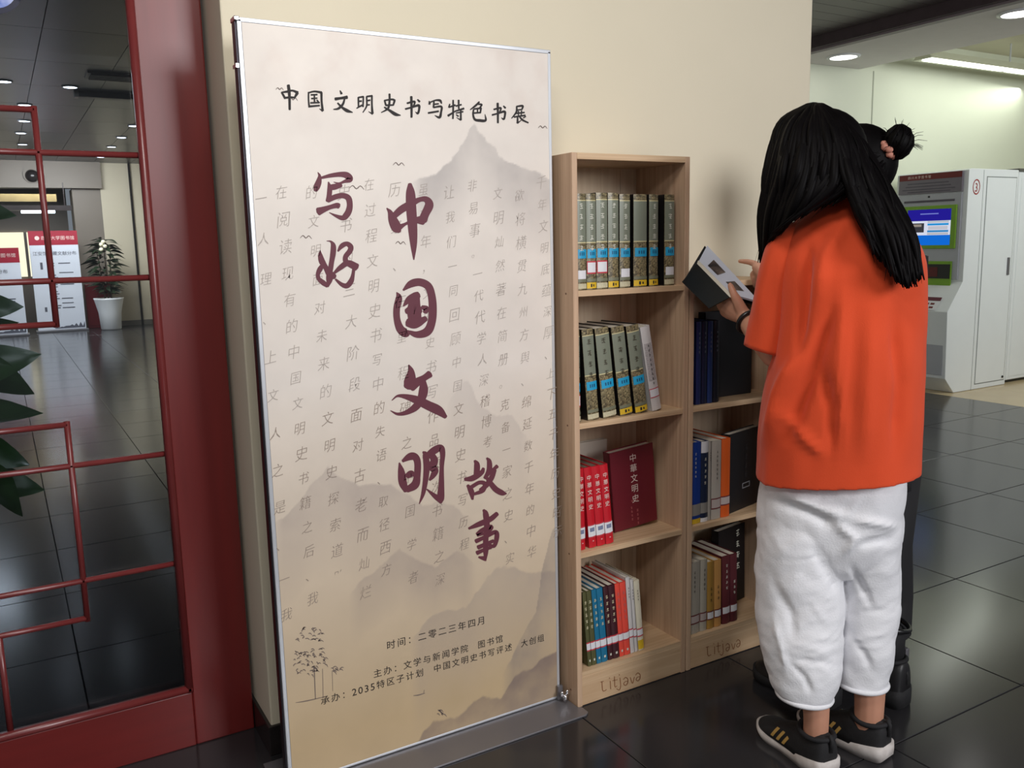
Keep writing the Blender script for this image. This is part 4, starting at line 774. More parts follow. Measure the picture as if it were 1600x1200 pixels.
part(MB().box(1.30, 1.72, 17.24, 17.42, 0, 0.78), 'body', mat('dark_red_lacquer', (96, 18, 26), rough=0.35, var=0.08), cab, bevel=0.01); part(MB().box(1.32, 1.50, 17.23, 17.24, 0.05, 0.74), 'door', MATS['dark_red_lacquer'], cab); part(MB().box(1.52, 1.70, 17.23, 17.24, 0.05, 0.74), 'door', MATS['dark_red_lacquer'], cab)
sw = tag(part(MB().box(2.46, 2.56, 17.39, 17.42, 1.28, 1.38), 'wall_switch', mat('switch_grey', (150, 142, 128), rough=0.4, var=0.3, vscale=60), bevel=0.004), 'small square wall switch on the far lobby wall', 'switch')
M_leaf = mat('dark_green_leaf', (34, 58, 26), rough=0.32, var=0.25, vscale=5)
M_leaf2 = mat('deep_green_leaf', (30, 44, 26), rough=0.4, var=0.3, vscale=5)
M_stem = mat('woody_stem', (86, 74, 52), rough=0.7, var=0.2)
def leaf_mesh(name, m, wide=0.24, droop=0.25, n=9):
    vs = []; fs = []
    for i in range(n+1):
        t = i/n; wv = wide*math.sin(math.pi*min(1, t**0.75))**0.8*(1-0.25*t) if 0 < i < n else 0.004
        z = -droop*t*t
        for s in (-1, -0.5, 0, 0.5, 1): vs.append((t, s*wv, z+0.06*abs(s)*wv*4+0.012*math.sin(9*t+3*s)))
    for i in range(n):
        for j in range(4): a = i*5+j; fs.append((a, a+1, a+6, a+5))
    me = bpy.data.meshes.new(name); me.from_pydata(vs, [], fs); me.materials.append(m)
    for p in me.polygons: p.use_smooth = True
    return me
LEAF = leaf_mesh('leaf', M_leaf); LEAF2 = leaf_mesh('leaf', M_leaf2, 0.22, 0.45)
def add_leaf(me, parent, base, d, length, roll=0.0):
    d = Vector(d).normalized(); q_ = d.to_track_quat('X', 'Z').to_matrix() @ Matrix.Rotation(roll, 3, 'X')
    return put(me, 'leaf', parent, base, q_ @ Matrix.Diagonal((length, length, length)))
# near plant right behind the glass, mostly left of the frame
pl = thing('potted_plant', 'broad-leaved plant close behind the door glass at the left edge', 'plant', (-0.55, 2.85, 0))
part(MB().lathe([(0.11, 0), (0.14, 0.02), (0.17, 0.34), (0.185, 0.36), (0.165, 0.36), (0.155, 0.32), (0.001, 0.32)], (-0.55, 2.85, 0), 28), 'pot', M_white, pl, smooth=True)
part(MB().tube([(-0.55, 2.85, 0.3), (-0.50, 2.83, 0.7), (-0.46, 2.82, 1.1), (-0.44, 2.8, 1.4)], [0.012, 0.010, 0.008, 0.005], 8), 'stem', M_stem, pl, smooth=True)
rl = random.Random(5)
LEAF3 = leaf_mesh('leaf', M_leaf, 0.30, 0.15)
for (px, py, bx, by_, r_) in ((60, 563, -70, 585, 1.2), (30, 490, -75, 478, 1.45), (53, 619, -60, 570, -1.3), (61, 646, -90, 662, 0.5), (36, 735, -60, 690, 1.3), (63, 772, -70, 752, 0.9), (37, 804, -45, 725, -1.35), (20, 340, -70, 330, 1.0), (24, 505, -70, 530, 0.7)):
    Yl = 2.66+rl.uniform(-.04, .06); tip = on_y(px, py, Yl); b0 = on_y(bx, by_, Yl+0.05); dd = Vector(tip)-Vector(b0)
    add_leaf(LEAF3, pl, b0, dd+Vector((0, 0, 0.12*dd.length)), dd.length*1.02, r_)
    part(MB().tube([(-0.47, 2.825, b0[2]-0.06), tuple(b0)], 0.004, 6), 'petiole', M_stem, pl)
for k in range(14):
    a = rl.uniform(1.8, 4.4); z = rl.uniform(0.55, 1.35); add_leaf(LEAF, pl, (-0.47, 2.83, z), (math.cos(a), math.sin(a), 0.35), rl.uniform(0.16, 0.24), rl.uniform(-.6, .6))
# far potted plant
fpl = thing('potted_plant', 'bushy dark green plant in a tall white pot by the far lobby wall', 'plant', (1.62, 16.72, 0))
part(MB().lathe([(0.15, 0), (0.165, 0.02), (0.185, 0.30), (0.235, 0.52), (0.245, 0.55), (0.215, 0.55), (0.19, 0.48), (0.001, 0.48)], (1.62, 16.72, 0), 28), 'pot', M_white, fpl, smooth=True)
part(MB().lathe([(0.001, 0.482), (0.19, 0.482), (0.19, 0.49), (0.001, 0.495)], (1.62, 16.72, 0), 20), 'soil', mat('soil', (50, 40, 30), rough=0.9, var=0.3), fpl)
for dx in (-0.05, 0.04, 0.0): part(MB().tube([(1.62+dx, 16.72, 0.48), (1.62+dx*1.6, 16.72, 0.95), (1.62+dx*2.4, 16.72, 1.35)], [0.014, 0.011, 0.006], 6), 'stem', M_stem, fpl)
for k in range(110):
    z = 0.62+0.95*(k/110); spread = 0.34*math.sin(math.pi*min(1, max(0.12, (1.62-z)/1.05)))
    a = k*2.4; add_leaf(LEAF2, fpl, (1.62+0.35*spread*math.cos(a), 16.72+0.35*spread*math.sin(a), z), (math.cos(a), math.sin(a), rl.uniform(0.0, 0.5)), rl.uniform(0.16, 0.27), rl.uniform(-.7, .7))
for k, (px, py) in enumerate(((158, 382), (164, 385), (158, 390), (161, 378))):
    c_ = on_y(px, py, 16.5); part(MB().ellipsoid(c_, 0.035, 0.03, 0.035, 10, 6), 'blossom', mat('cream_blossom', (236, 230, 200), rough=0.6, var=0.05), fpl, smooth=True)

# ================================================================== PEOPLE
M_skin = mat('warm_skin', (196, 142, 116), rough=0.5, var=0.05, vscale=20, sss=0.08)
M_skin2 = mat('light_skin', (206, 154, 130), rough=0.5, var=0.05, vscale=20, sss=0.08)
M_hair = mat('black_hair', (8, 6, 7), rough=0.55, spec=0.08, var=0.3, vscale=30, stretch=(1, 1, 0.1))
M_orange = mat('orange_cotton', (214, 70, 24), rough=0.85, var=0.04, vscale=5, bump=0.15, bscale=500, sheen=0.1)
M_pants = mat('white_crinkled_cotton', (228, 228, 232), rough=0.85, var=0.02, vscale=6, bump=0.25, bscale=220, sheen=0.1)
M_blackcloth = mat('black_cloth', (24, 23, 26), rough=0.8, var=0.15, vscale=8, bump=0.1, bscale=300)
M_shoe = mat('black_knit_shoe', (26, 25, 27), rough=0.75, var=0.2, vscale=80, bump=0.2, bscale=400)
M_sole = mat('scuffed_white_sole', (214, 208, 204), rough=0.6, rgb2=(178, 168, 162), vscale=30)
M_gold = mat('gold_stripe', (196, 156, 84), rough=0.4, var=0.1)
class Frame:
    """pixel -> point on the upright plane through a person's standing place, facing the camera, pushed back by d metres"""
    def __init__(s, c): s.c = np.array([c[0], c[1], 0.0]); s.D = s.c/np.linalg.norm(s.c); s.R = np.array([s.D[1], -s.D[0], 0])
    def __call__(s, px, py, d=0.0):
        r = ray(px, py); return EYE + r*((s.c@s.D+d)/(r@s.D))
def body_mesh(name, chains, blobs, m, parent, voxel=0.0042, smooth=6):
    mb = MB()
    for pts, rad in chains:
        C = catmull([list(p)+[r] for p, r in zip(pts, rad)], 5)
        mb.tube([c_[:3] for c_ in C], [max(c_[3], 0.002) for c_ in C], 12)
        for p, r in ((C[0], C[0][3]), (C[-1], C[-1][3])): mb.ellipsoid(p[:3], r, r, r, 12, 8)
    for b in blobs: mb.ellipsoid(*b)
    o = part(mb, name, m, parent, smooth=True)
    md = o.modifiers.new('weld', 'REMESH'); md.mode = 'VOXEL'; md.voxel_size = voxel; md.use_smooth_shade = True
    ms = o.modifiers.new('soft', 'SMOOTH'); ms.iterations = smooth; ms.factor = 0.5
    dg = bpy.context.evaluated_depsgraph_get(); dg.update()
    me = bpy.data.meshes.new_from_object(o.evaluated_get(dg)); old = o.data; o.modifiers.clear(); o.data = me; bpy.data.meshes.remove(old)
    if not me.materials: me.materials.append(m)
    for p in me.polygons: p.use_smooth = True
    return o
def cloth(name, F, rows, m, parent, n=72, sub=7, creases=(), wob=0.004, wscale=(9, 9, 4), seed=0.0, pw=2.3, caps=False, thick=0.003, turn=0.0):
    """rows: (xl, yl, xr, yr, depth, half depth) from bottom to top"""
    R = catmull(rows, sub); rings = []
    ct, st_ = math.cos(turn), math.sin(turn)
    for (xl, yl, xr, yr, d0, hd) in R:
        A = F(xl, yl, d0); B = F(xr, yr, d0); c_ = (A+B)/2; a = (B-A)/2; b = F.D*hd; ring = []
        for t in np.linspace(0, 2*math.pi, n, endpoint=False):
            cs, sn = math.cos(t), math.sin(t)
            e = 2/pw; v = a*math.copysign(abs(cs)**e, cs)+b*math.copysign(abs(sn)**e, sn)
            P = c_+v; nn = v/(np.linalg.norm(v)+1e-9)
            k = wob*mnoise.noise(Vector((P[0]*wscale[0]+seed, P[1]*wscale[1], P[2]*wscale[2])))+0.4*wob*mnoise.noise(Vector((P[0]*wscale[0]*3+seed, P[1]*wscale[1]*3, P[2]*wscale[2]*3)))
            if creases and v@F.D < np.linalg.norm(b)*0.45:
                px, py = project(P)
                for pl_, wd_, am in creases:
                    best = 1e9
                    ns = len(pl_)-1; sv = 0
                    for si, ((x0, y0), (x1, y1)) in enumerate(zip(pl_[:-1], pl_[1:])):
                        L2 = (x1-x0)**2+(y1-y0)**2; u = max(0, min(1, ((px-x0)*(x1-x0)+(py-y0)*(y1-y0))/L2)); dq = (px-x0-u*(x1-x0))**2+(py-y0-u*(y1-y0))**2
                        if dq < best: best = dq; sv = (si+u)/ns
                    if best < 9*wd_*wd_: k += am*math.exp(-best/(wd_*wd_))*min(1, 3.5*sv+0.1, 3.5*(1-sv)+0.1)
            ring.append(P+nn*k)
        rings.append(ring)
    if name is None: return MB().loft(rings, True)
    o = part(MB().loft(rings, caps), name, m, parent, smooth=True)
    if thick: so = o.modifiers.new('thickness', 'SOLIDIFY'); so.thickness = thick; so.offset = -1
    return o
def fuse(mbs, name, m, parent, voxel=0.0045, smooth=2):
    mb = MB()
    for q in mbs: mb.add(q.v, q.f)
    o = part(mb, name, m, parent, smooth=True)
    md = o.modifiers.new('weld', 'REMESH'); md.mode = 'VOXEL'; md.voxel_size = voxel
    ms = o.modifiers.new('soft', 'SMOOTH'); ms.iterations = smooth; ms.factor = 0.5
    dg = bpy.context.evaluated_depsgraph_get(); dg.update()
    me = bpy.data.meshes.new_from_object(o.evaluated_get(dg)); old = o.data; o.modifiers.clear(); o.data = me; bpy.data.meshes.remove(old)
    if not me.materials: me.materials.append(m)
    for p in me.polygons: p.use_smooth = True
    return o
def shoe(parent, heel, toe, zb=0.0, length=0.255, width=1.0, stripes=True, boot=False):
    heel = np.array([heel[0], heel[1], zb]); f = np.array([toe[0]-heel[0], toe[1]-heel[1], 0]); f = f/np.linalg.norm(f); s = np.array([f[1], -f[0], 0]); up = np.array([0, 0, 1.0])
    Lk = length/0.255
    def at(a, b, z): return heel+f*a*Lk+s*b*width+up*z
    sole = [(-0.014, 0.020, 0.016, 0.040), (0.000, 0.036, 0.004, 0.046), (0.04, 0.042, 0.001, 0.040), (0.09, 0.040, 0.0, 0.030), (0.14, 0.039, 0.0, 0.024), (0.19, 0.045, 0.0, 0.024), (0.225, 0.041, 0.004, 0.027), (0.25, 0.027, 0.014, 0.032), (0.258, 0.012, 0.020, 0.034)]
    if boot: sole = [(a, b*1.06, z0*0.4, z1+0.010) for a, b, z0, z1 in sole]
    rings = [[at(a, bb*b, zz) for bb, zz in ((-1, z1), (-1.03, (z0+z1)/2), (-0.9, z0), (0.9, z0), (1.03, (z0+z1)/2), (1, z1))] for a, b, z0, z1 in catmull(sole, 4)]
    so = part(MB().loft(rings), 'sole', M_sole if not boot else M_shoe, parent, smooth=True)
    upr = [(-0.006, 0.020, 0.082), (0.004, 0.033, 0.104), (0.035, 0.040, 0.106), (0.075, 0.041, 0.098), (0.11, 0.040, 0.090), (0.15, 0.041, 0.072), (0.19, 0.042, 0.054), (0.225, 0.037, 0.046), (0.246, 0.024, 0.040), (0.254, 0.008, 0.035)]
    if boot: upr = [(a-0.004 if i < 3 else a, b*1.1, z+(0.03 if i < 5 else 0.012)) for i, (a, b, z) in enumerate(upr)]
    rings = []
    for a, b, z in catmull(upr, 4):
        z0 = 0.026; rings.append([at(a, b*math.copysign(abs(math.cos(t))**0.75, math.cos(t)), z0+(z-z0)*abs(math.sin(t))**0.8) for t in np.linspace(0, math.pi, 17)])
    u = part(MB().loft(rings, closed=True), 'upper', M_shoe if not boot else mat('black_leather', (26, 25, 27), rough=0.45, var=0.2, vscale=30, bump=0.1), parent, smooth=True)
    zt = 0.100 if not boot else 0.138
    part(MB().tube([at(0.046+0.048*math.cos(t), 0.038*math.sin(t), zt+0.002+0.002*math.cos(t)-0.006*math.sin(t)**2) for t in np.linspace(0, 2*math.pi, 25)], 0.0065, 8, caps=False), 'collar', M_blackcloth, u, smooth=True)
    part(MB().tube([at(-0.008, 0, 0.07), at(-0.010, 0, 0.10), at(-0.002, 0, 0.112)], 0.0055, 8), 'heel_tab', M_shoe, u, smooth=True)
    for k in range(4): part(MB().tube([at(0.10+0.018*k, -0.020, 0.080-0.006*k), at(0.10+0.018*k, 0, 0.089-0.008*k), at(0.10+0.018*k, 0.020, 0.080-0.006*k)], 0.003, 6), 'lace', M_blackcloth, u, smooth=True)
    if stripes:
        for sd in (-1, 1):
            for k in range(3):
                a0 = 0.118+0.022*k; mp = MB(); v = []
                for q_ in range(5):
                    t = q_/4; zz = 0.034+0.030*t; aa = a0-0.018*t
                    b0 = 0.0400-0.008*t*t
                    v.append((aa, b0, zz))
                mp.add([at(a, sd*(b+0.0022), z) for a, b, z in v]+[at(a+0.010, sd*(b+0.0026), z) for a, b, z in v], [(i, i+1, 6+i, 5+i) for i in range(4)])
                part(mp, 'stripe', M_gold, u)
def strands(guides, N, rad, F, jitter, seed, npt=14, spread=0.0):
    """interpolate hair locks between neighbouring guide polylines (px, py, d)"""
    rr = random.Random(seed); mb = MB(); G = [np.array(g, float) for g in guides]
    for i in range(N):
        t = i/(N-1)*(len(G)-1)*0.9999; k = int(t); a = t-k; g = G[k]*(1-a)+G[k+1]*a
        g = g + np.array([[rr.gauss(0, jitter)*min(1, j/1.5), rr.gauss(0, jitter)*min(1, j/1.5)*0.5, rr.gauss(0, 0.006)] for j in range(len(g))])
        C = catmull([list(F(*p)) for p in g], 6); m_ = len(C)
        r0 = rad*rr.uniform(0.7, 1.15)
        mb.tube(C, [r0*(0.5 if j == 0 else 1.0)*(1 if j < m_*0.7 else max(0.08, 1-(j-m_*0.7)/(m_*0.3))) for j in range(m_)], 6)
    return mb

# ---- reader in the orange shirt
C1 = (1.78, 1.43); F1 = Frame(C1)
per1 = thing('person', 'person in orange T-shirt and white cropped trousers reading, seen from behind, long black hair', 'person', (C1[0], C1[1], 0))
fL = np.array([0.03, 0.25, 0.0]); fL /= np.linalg.norm(fL); fR = np.array([-0.035, 0.25, 0.0]); fR /= np.linalg.norm(fR)
aL = on_z(1274, 1143, 0.095); aR = on_z(1357, 1122, 0.095)      # ankles where they enter the shoes
hc = F1(1283, 255, 0.045); fd = np.array([-0.25, 0.90, -0.36]); fd /= np.linalg.norm(fd)
sd_ = np.cross(fd, [0, 0, 1.0]); sd_ /= np.linalg.norm(sd_); upv = np.cross(sd_, fd)
chains = [
 ([F1(1303, 800, .03), F1(1303, 720, .02), F1(1305, 600, .0), F1(1310, 480, .0), F1(1318, 400, .0)], [.10, .105, .10, .11, .09]),
 ([F1(1246, 398, .01), F1(1318, 378, .02), F1(1396, 404, .04)], [.035, .055, .038]),
 ([F1(1318, 365, .01), F1(1310, 310, .02), hc-upv*0.03], [.055, .048, .055]),
 ([F1(1258, 800, .0), F1(1255, 930, .0), F1(1258, 970, .0), F1(1268, 1040, -.075), aL+np.array([0, 0, .06]), aL-np.array([0, 0, .03])], [.07, .055, .05, .046, .033, .031]),
 ([F1(1350, 800, .05), F1(1355, 920, .06), F1(1356, 950, .06), F1(1358, 1020, .02), aR+np.array([0, 0, .06]), aR-np.array([0, 0, .03])], [.07, .055, .05, .048, .038, .036]),
 ([F1(1240, 400, .0), F1(1222, 470, -.005), F1(1212, 548, .0)], [.04, .043, .040]),
 ([F1(1212, 550, .0), F1(1190, 525, .06), F1(1164, 497, .125)], [.041, .037, .025]),
 ([F1(1398, 405, .04), F1(1412, 470, .07), F1(1414, 545, .10)], [.04, .036, .034]),
 ([F1(1414, 548, .10), F1(1350, 525, .22), F1(1270, 500, .30)], [.041, .036, .025]),
]
FB = lambda x, y, d: F1(x, y, d-0.045)
W = (1164, 497, .17)
for k_, m_, t_, r_ in (((1138, 464, .195), (1127, 455, .215), (1126, 443, .30), .0095), ((1133, 472, .205), (1123, 465, .235), (1126, 450, .31), .0095), ((1131, 481, .215), (1124, 475, .25), (1131, 459, .28), .009), ((1134, 490, .22), (1129, 485, .25), (1136, 472, .28), .008)):
    chains.append(([FB(*W), FB((W[0]+k_[0])/2, (W[1]+k_[1])/2, (W[2]+k_[2])/2), FB(*k_), FB(*m_), FB(*t_)], [.018, .017, .012, r_, r_*0.85]))
chains.append(([FB(1161, 488, .165), FB(1152, 470, .158), FB(1146, 458, .155), FB(1141, 446, .162)], [.017, .014, .0105, .0085]))
# right hand resting on the far half of the book
W2 = F1(1270, 500, .30)
for k in range(4): chains.append(([W2, W2+np.array([-.05, .03, .02-.014*k+.01]), W2+np.array([-.085, .035, .03-.02*k]), W2+np.array([-.11, .03, .03-.02*k])], [.018, .015, .010, .008]))
chains.append(([W2, W2+np.array([-.03, -.005, .04]), W2+np.array([-.06, -.005, .055])], [.016, .011, .009]))
def Th(): 
    M = Matrix((tuple(sd_), tuple(fd), tuple(upv))).transposed(); return M.to_4x4()
TH1 = Th()
blobs = [(hc, .074, .092, .108, 20, 14, TH1), (hc+fd*.045-upv*.055, .048, .045, .05, 16, 10, TH1), (hc+fd*.098-upv*.012, .012, .018, .024, 10, 8, TH1), (hc+fd*.088-upv*.055, .024, .012, .009, 10, 8, TH1),
 (hc+sd_*.076-upv*.01, .010, .020, .030, 10, 8, TH1), (hc-sd_*.076-upv*.01, .010, .020, .030, 10, 8, TH1)]
bd = body_mesh('body', chains, blobs, M_skin, per1)
for s_ in (-1, 1): part(MB().ellipsoid(hc+fd*.083+sd_*s_*.032+upv*.008, .014, .007, .007, 10, 6, TH1), 'eye', M_white, bd, smooth=True)
# shirt
SHIRT_CR = [([(1252, 545), (1219, 617), (1197, 700)], 13, 0.016), ([(1306, 470), (1285, 535), (1248, 630), (1225, 700)], 14, -0.013), ([(1262, 380), (1256, 470), (1247, 560)], 10, -0.014), ([(1315, 440), (1312, 600), (1308, 720)], 16, 0.009), ([(1280, 560), (1300, 640), (1300, 715)], 12, -0.010), ([(1395, 480), (1408, 600), (1402, 720)], 13, -0.010), ([(1360, 470), (1352, 620), (1350, 730)], 18, 0.007), ([(1215, 640), (1262, 690), (1285, 712)], 10, 0.007), ([(1330, 330), (1290, 400), (1275, 470)], 14, 0.008)]
SHIRT_CR = [(p_, w_*0.85, a_*1.5) for p_, w_, a_ in SHIRT_CR]
rows = [(1182, 743, 1441, 737, .02, .165), (1186, 690, 1442, 690, .02, .165), (1192, 620, 1444, 625, .015, .165), (1203, 560, 1446, 560, .01, .165), (1211, 490, 1447, 490, .01, .16), (1213, 430, 1446, 430, .01, .155), (1217, 390, 1441, 398, .01, .135), (1230, 357, 1424, 366, .012, .11), (1262, 330, 1392, 337, .015, .085), (1293, 313, 1368, 315, .018, .066), (1300, 305, 1362, 306, .02, .062)]
s1_ = cloth(None, F1, rows, M_orange, per1, n=120, sub=8, creases=SHIRT_CR, wob=0.007, wscale=(8, 8, 3))
rows = [(1163, 537, 1237, 556, -.002, .075), (1170, 500, 1247, 515, -.002, .077), (1180, 455, 1257, 462, .0, .080), (1192, 405, 1266, 410, .0, .080), (1206, 368, 1275, 372, .005, .07), (1230, 348, 1290, 345, .01, .05)]
SL = dict(rows=rows)
s2_ = lambda par: cloth('sleeve', F1, SL['rows'], M_orange, par, n=64, sub=6, wob=0.005, wscale=(10, 10, 4), seed=3, creases=[([(1205, 385), (1190, 440), (1180, 500)], 9, 0.005), ([(1235, 400), (1228, 480), (1222, 540)], 9, -0.004)])
rows = [(1385, 560, 1443, 556, .10, .075), (1388, 500, 1444, 500, .07, .077), (1384, 440, 1442, 440, .045, .08), (1376, 395, 1432, 395, .03, .07), (1360, 365, 1410, 368, .02, .05)]
s3_ = cloth(None, F1, rows, M_orange, per1, n=48, sub=6, wob=0.004, seed=6)
sh_ = fuse([s1_, s3_], 't_shirt', M_orange, per1, 0.0042, 1); s2_(sh_)
part(MB().tube([F1(1331+34*math.cos(t), 304+3*math.sin(t), .02+.062*math.sin(t)) for t in np.linspace(0, 2*math.pi, 41)], 0.006, 8, caps=False), 'collar', M_orange, sh_, smooth=True)
# trousers
PANT_CR = [([(1204, 778), (1272, 806), (1302, 823)], 8, -0.012), ([(1215, 765), (1280, 792), (1335, 815)], 10, 0.008), ([(1300, 812), (1334, 842), (1320, 868)], 8, 0.010), ([(1332, 812), (1404, 824)], 7, 0.009), ([(1340, 852), (1402, 838)], 8, -0.009), ([(1328, 880), (1345, 915), (1366, 955)], 7, -0.010), ([(1268, 850), (1300, 905), (1310, 925)], 9, -0.008), ([(1205, 905), (1235, 960), (1240, 1000)], 9, -0.008), ([(1208, 960), (1222, 1010), (1230, 1050)], 6, 0.007), ([(1232, 1035), (1258, 1060), (1268, 1085)], 5, -0.007), ([(1225, 1000), (1300, 1022)], 6, 0.004), ([(1240, 1030), (1312, 1040)], 5, -0.005), ([(1318, 980), (1350, 1020), (1362, 1050)], 6, -0.007), ([(1322, 1000), (1395, 990)], 6, 0.004), ([(1330, 960), (1402, 955)], 6, -0.004), ([(1250, 985), (1312, 975)], 7, -0.004)]
PANT_CR = [(p_, w_*0.8, a_*1.25) for p_, w_, a_ in PANT_CR]
rc = random.Random(21)
for k in range(30):      # fine crumples of the cotton
    lft = rc.random() < 0.6; x = rc.uniform(1192, 1300) if lft else rc.uniform(1322, 1392); y = rc.uniform(930, 1070) if k % 3 else rc.uniform(770, 930); a = rc.gauss(0.15, 0.45); l = rc.uniform(10, 32)
    PANT_CR.append(([(x-l*math.cos(a), y-l*math.sin(a)), (x, y+rc.uniform(-3, 3)), (x+l*math.cos(a), y+l*math.sin(a))], rc.uniform(2.6, 4.5), rc.choice((-1, 1))*rc.uniform(0.0015, 0.003)))
rows = [(1225, 892, 1385, 888, .03, .085), (1205, 872, 1395, 868, .03, .115), (1190, 840, 1406, 836, .03, .135), (1184, 800, 1413, 795, .03, .14), (1187, 760, 1416, 755, .03, .14), (1190, 720, 1414, 715, .03, .13), (1200, 690, 1400, 690, .03, .12)]
t1_ = cloth(None, F1, rows, M_pants, per1, n=110, sub=7, creases=PANT_CR, wob=0.006, wscale=(12, 12, 9), seed=9, thick=0.002)
rows = [(1215, 1076, 1299, 1094, -.098, .062), (1205, 1064, 1308, 1078, -.092, .072), (1196, 1036, 1315, 1046, -.078, .086), (1187, 1002, 1318, 1008, -.058, .098), (1181, 960, 1320, 960, -.036, .105), (1180, 910, 1320, 905, -.014, .110), (1181, 860, 1324, 850, .006, .125), (1184, 825, 1322, 815, .014, .128), (1192, 780, 1316, 775, .02, .11)]
t2_ = cloth(None, F1, rows, M_pants, per1, n=90, sub=7, creases=PANT_CR, wob=0.006, wscale=(12, 12, 16), seed=12, thick=0.002, pw=2.2)
rows = [(1308, 1058, 1386, 1071, .008, .062), (1306, 1042, 1392, 1052, .014, .070), (1310, 1008, 1398, 1013, .026, .082), (1312, 970, 1405, 970, .04, .092), (1313, 920, 1408, 915, .055, .10), (1310, 870, 1408, 862, .05, .115), (1306, 835, 1412, 825, .045, .12), (1308, 790, 1412, 785, .045, .11)]
t3_ = cloth(None, F1, rows, M_pants, per1, n=90, sub=7, creases=PANT_CR, wob=0.006, wscale=(12, 12, 16), seed=15, thick=0.002, pw=2.2)
tr = fuse([t1_, t2_, t3_], 'trousers', M_pants, per1, 0.0036, 1)
for L_, R_, d_, hd_ in (((1214, 1076), (1300, 1094), -.098, .063), ((1307, 1058), (1387, 1071), .008, .063)):
    A_, B_ = F1(*L_, d_), F1(*R_, d_); part(MB().tube([(A_+B_)/2+(B_-A_)/2*1.0*math.cos(t)+F1.D*hd_*math.sin(t) for t in np.linspace(0, 2*math.pi, 49)], 0.0065, 8, caps=False), 'hem', M_pants, tr, smooth=True)
# shoes
for a_, f_ in ((aL, fL), (aR, fR)): shoe(per1, (a_-f_*0.048)[:2], (a_+f_)[:2], length=0.245)
# wrist band
wa = np.array(FB(1166, 499, .163)); wb = np.array(FB(1188, 523, .105)); ax = (wb-wa)/np.linalg.norm(wb-wa); e1 = np.cross(ax, [0, 0, 1.0]); e1 /= np.linalg.norm(e1); e2 = np.cross(ax, e1); wc = wa+ax*0.016
part(MB().tube([wc+0.031*(math.cos(t)*e1+math.sin(t)*e2) for t in np.linspace(0, 2*math.pi, 31)], 0.0065, 8, caps=False), 'wrist_band', M_black, per1, smooth=True)
# hair
hm = MB(); hm.ellipsoid(hc-fd*0.018+upv*0.016, .086, .098, .110, 28, 18, TH1)
G = [[(1272, 163, .05), (1218, 196, .03), (1199, 265, .0), (1191, 340, .01), (1187, 410, .05)], [(1272, 163, .03), (1238, 200, -.05), (1222, 270, -.09), (1208, 345, -.06), (1196, 405, .02)], [(1274, 163, .02), (1268, 205, -.07), (1262, 270, -.12), (1240, 325, -.12), (1205, 372, -.05)], [(1277, 164, .02), (1300, 205, -.07), (1305, 262, -.115), (1285, 302, -.125), (1225, 352, -.13)], [(1280, 165, .03), (1318, 208, -.06), (1328, 255, -.10), (1320, 288, -.115), (1262, 332, -.125)], [(1281, 165, .03), (1322, 210, -.06), (1334, 258, -.10), (1332, 290, -.11), (1315, 312, -.108)]]
hs = strands(G, 150, 0.0105, F1, 3.0, 4)
G2 = [[(1278, 164, .02), (1306, 212, -.08), (1322, 270, -.125), (1342, 325, -.140), (1368, 395, -.172)], [(1280, 164, .03), (1316, 212, -.06), (1330, 275, -.115), (1352, 335, -.145), (1378, 405, -.172)], [(1282, 164, .03), (1328, 215, -.05), (1350, 285, -.115), (1378, 360, -.160), (1400, 440, -.178)], [(1284, 164, .04), (1338, 220, -.03), (1368, 290, -.10), (1402, 370, -.155), (1420, 450, -.175)], [(1286, 165, .05), (1345, 228, .0), (1385, 295, -.08), (1425, 370, -.135), (1440, 435, -.155)]]
h2 = strands(G2, 140, 0.0105, F1, 3.0, 8); h3 = strands(G2, 40, 0.0025, F1, 9.0, 18); h4 = strands(G, 40, 0.002, F1, 7.0, 28)
for q_ in (hs, h2, h3, h4): hm.add(q_.v, q_.f)
hair = part(hm, 'hair', M_hair, per1, smooth=True, fix=False)
# open book in the hand
bk = thing('open_book', 'open book with black cover and pale photo pages held by the orange-shirted reader', 'book', tuple(FB(1110, 440, .22)))
def flat4(c4):      # third corner is dropped onto the plane of the other three
    P = [np.array(FB(*c_)) for c_ in c4]; n_ = np.cross(P[1]-P[0], P[3]-P[0]); r_ = ray(c4[2][0], c4[2][1])
    P[2] = EYE + r_*((P[0]-EYE)@n_)/(r_@n_); return P
def slab(c4, th, nm, m, par=bk, k=0.0):
    P = flat4(c4); nrm = np.cross(P[1]-P[0], P[3]-P[0]); nrm /= np.linalg.norm(nrm)
    if nrm@(P[0]-EYE) > 0: nrm = -nrm
    P = [p+nrm*k for p in P]; return part(MB().hexa(P+[p+nrm*th for p in P]), nm, m, par)
pg = slab([(1104, 386, .34), (1186, 474, .24), (1143, 462, .165), (1090, 412, .27)], 0.006, 'page', mat('glossy_page', (206, 212, 226), rough=0.4, var=0.03))
slab([(1101, 383, .345), (1189, 478, .245), (1140, 466, .16), (1068, 438, .27)], 0.003, 'back_board', M_black, k=-0.006)
slab([(1092, 409, .262), (1144, 463, .155), (1108, 482, .165), (1066, 441, .26)], 0.003, 'front_board', M_black, k=-0.001)
slab([(1093, 408, .264), (1146, 462, .157), (1143, 466, .157), (1091, 413, .262)], 0.004, 'page_edge', M_paper, k=0.002)
P4 = flat4(((1104, 386, .34), (1186, 474, .24), (1143, 462, .165), (1090, 412, .27)))
nrm = np.cross(P4[1]-P4[0], P4[3]-P4[0]); nrm /= np.linalg.norm(nrm); nrm = -nrm if nrm@(P4[0]-EYE) > 0 else nrm
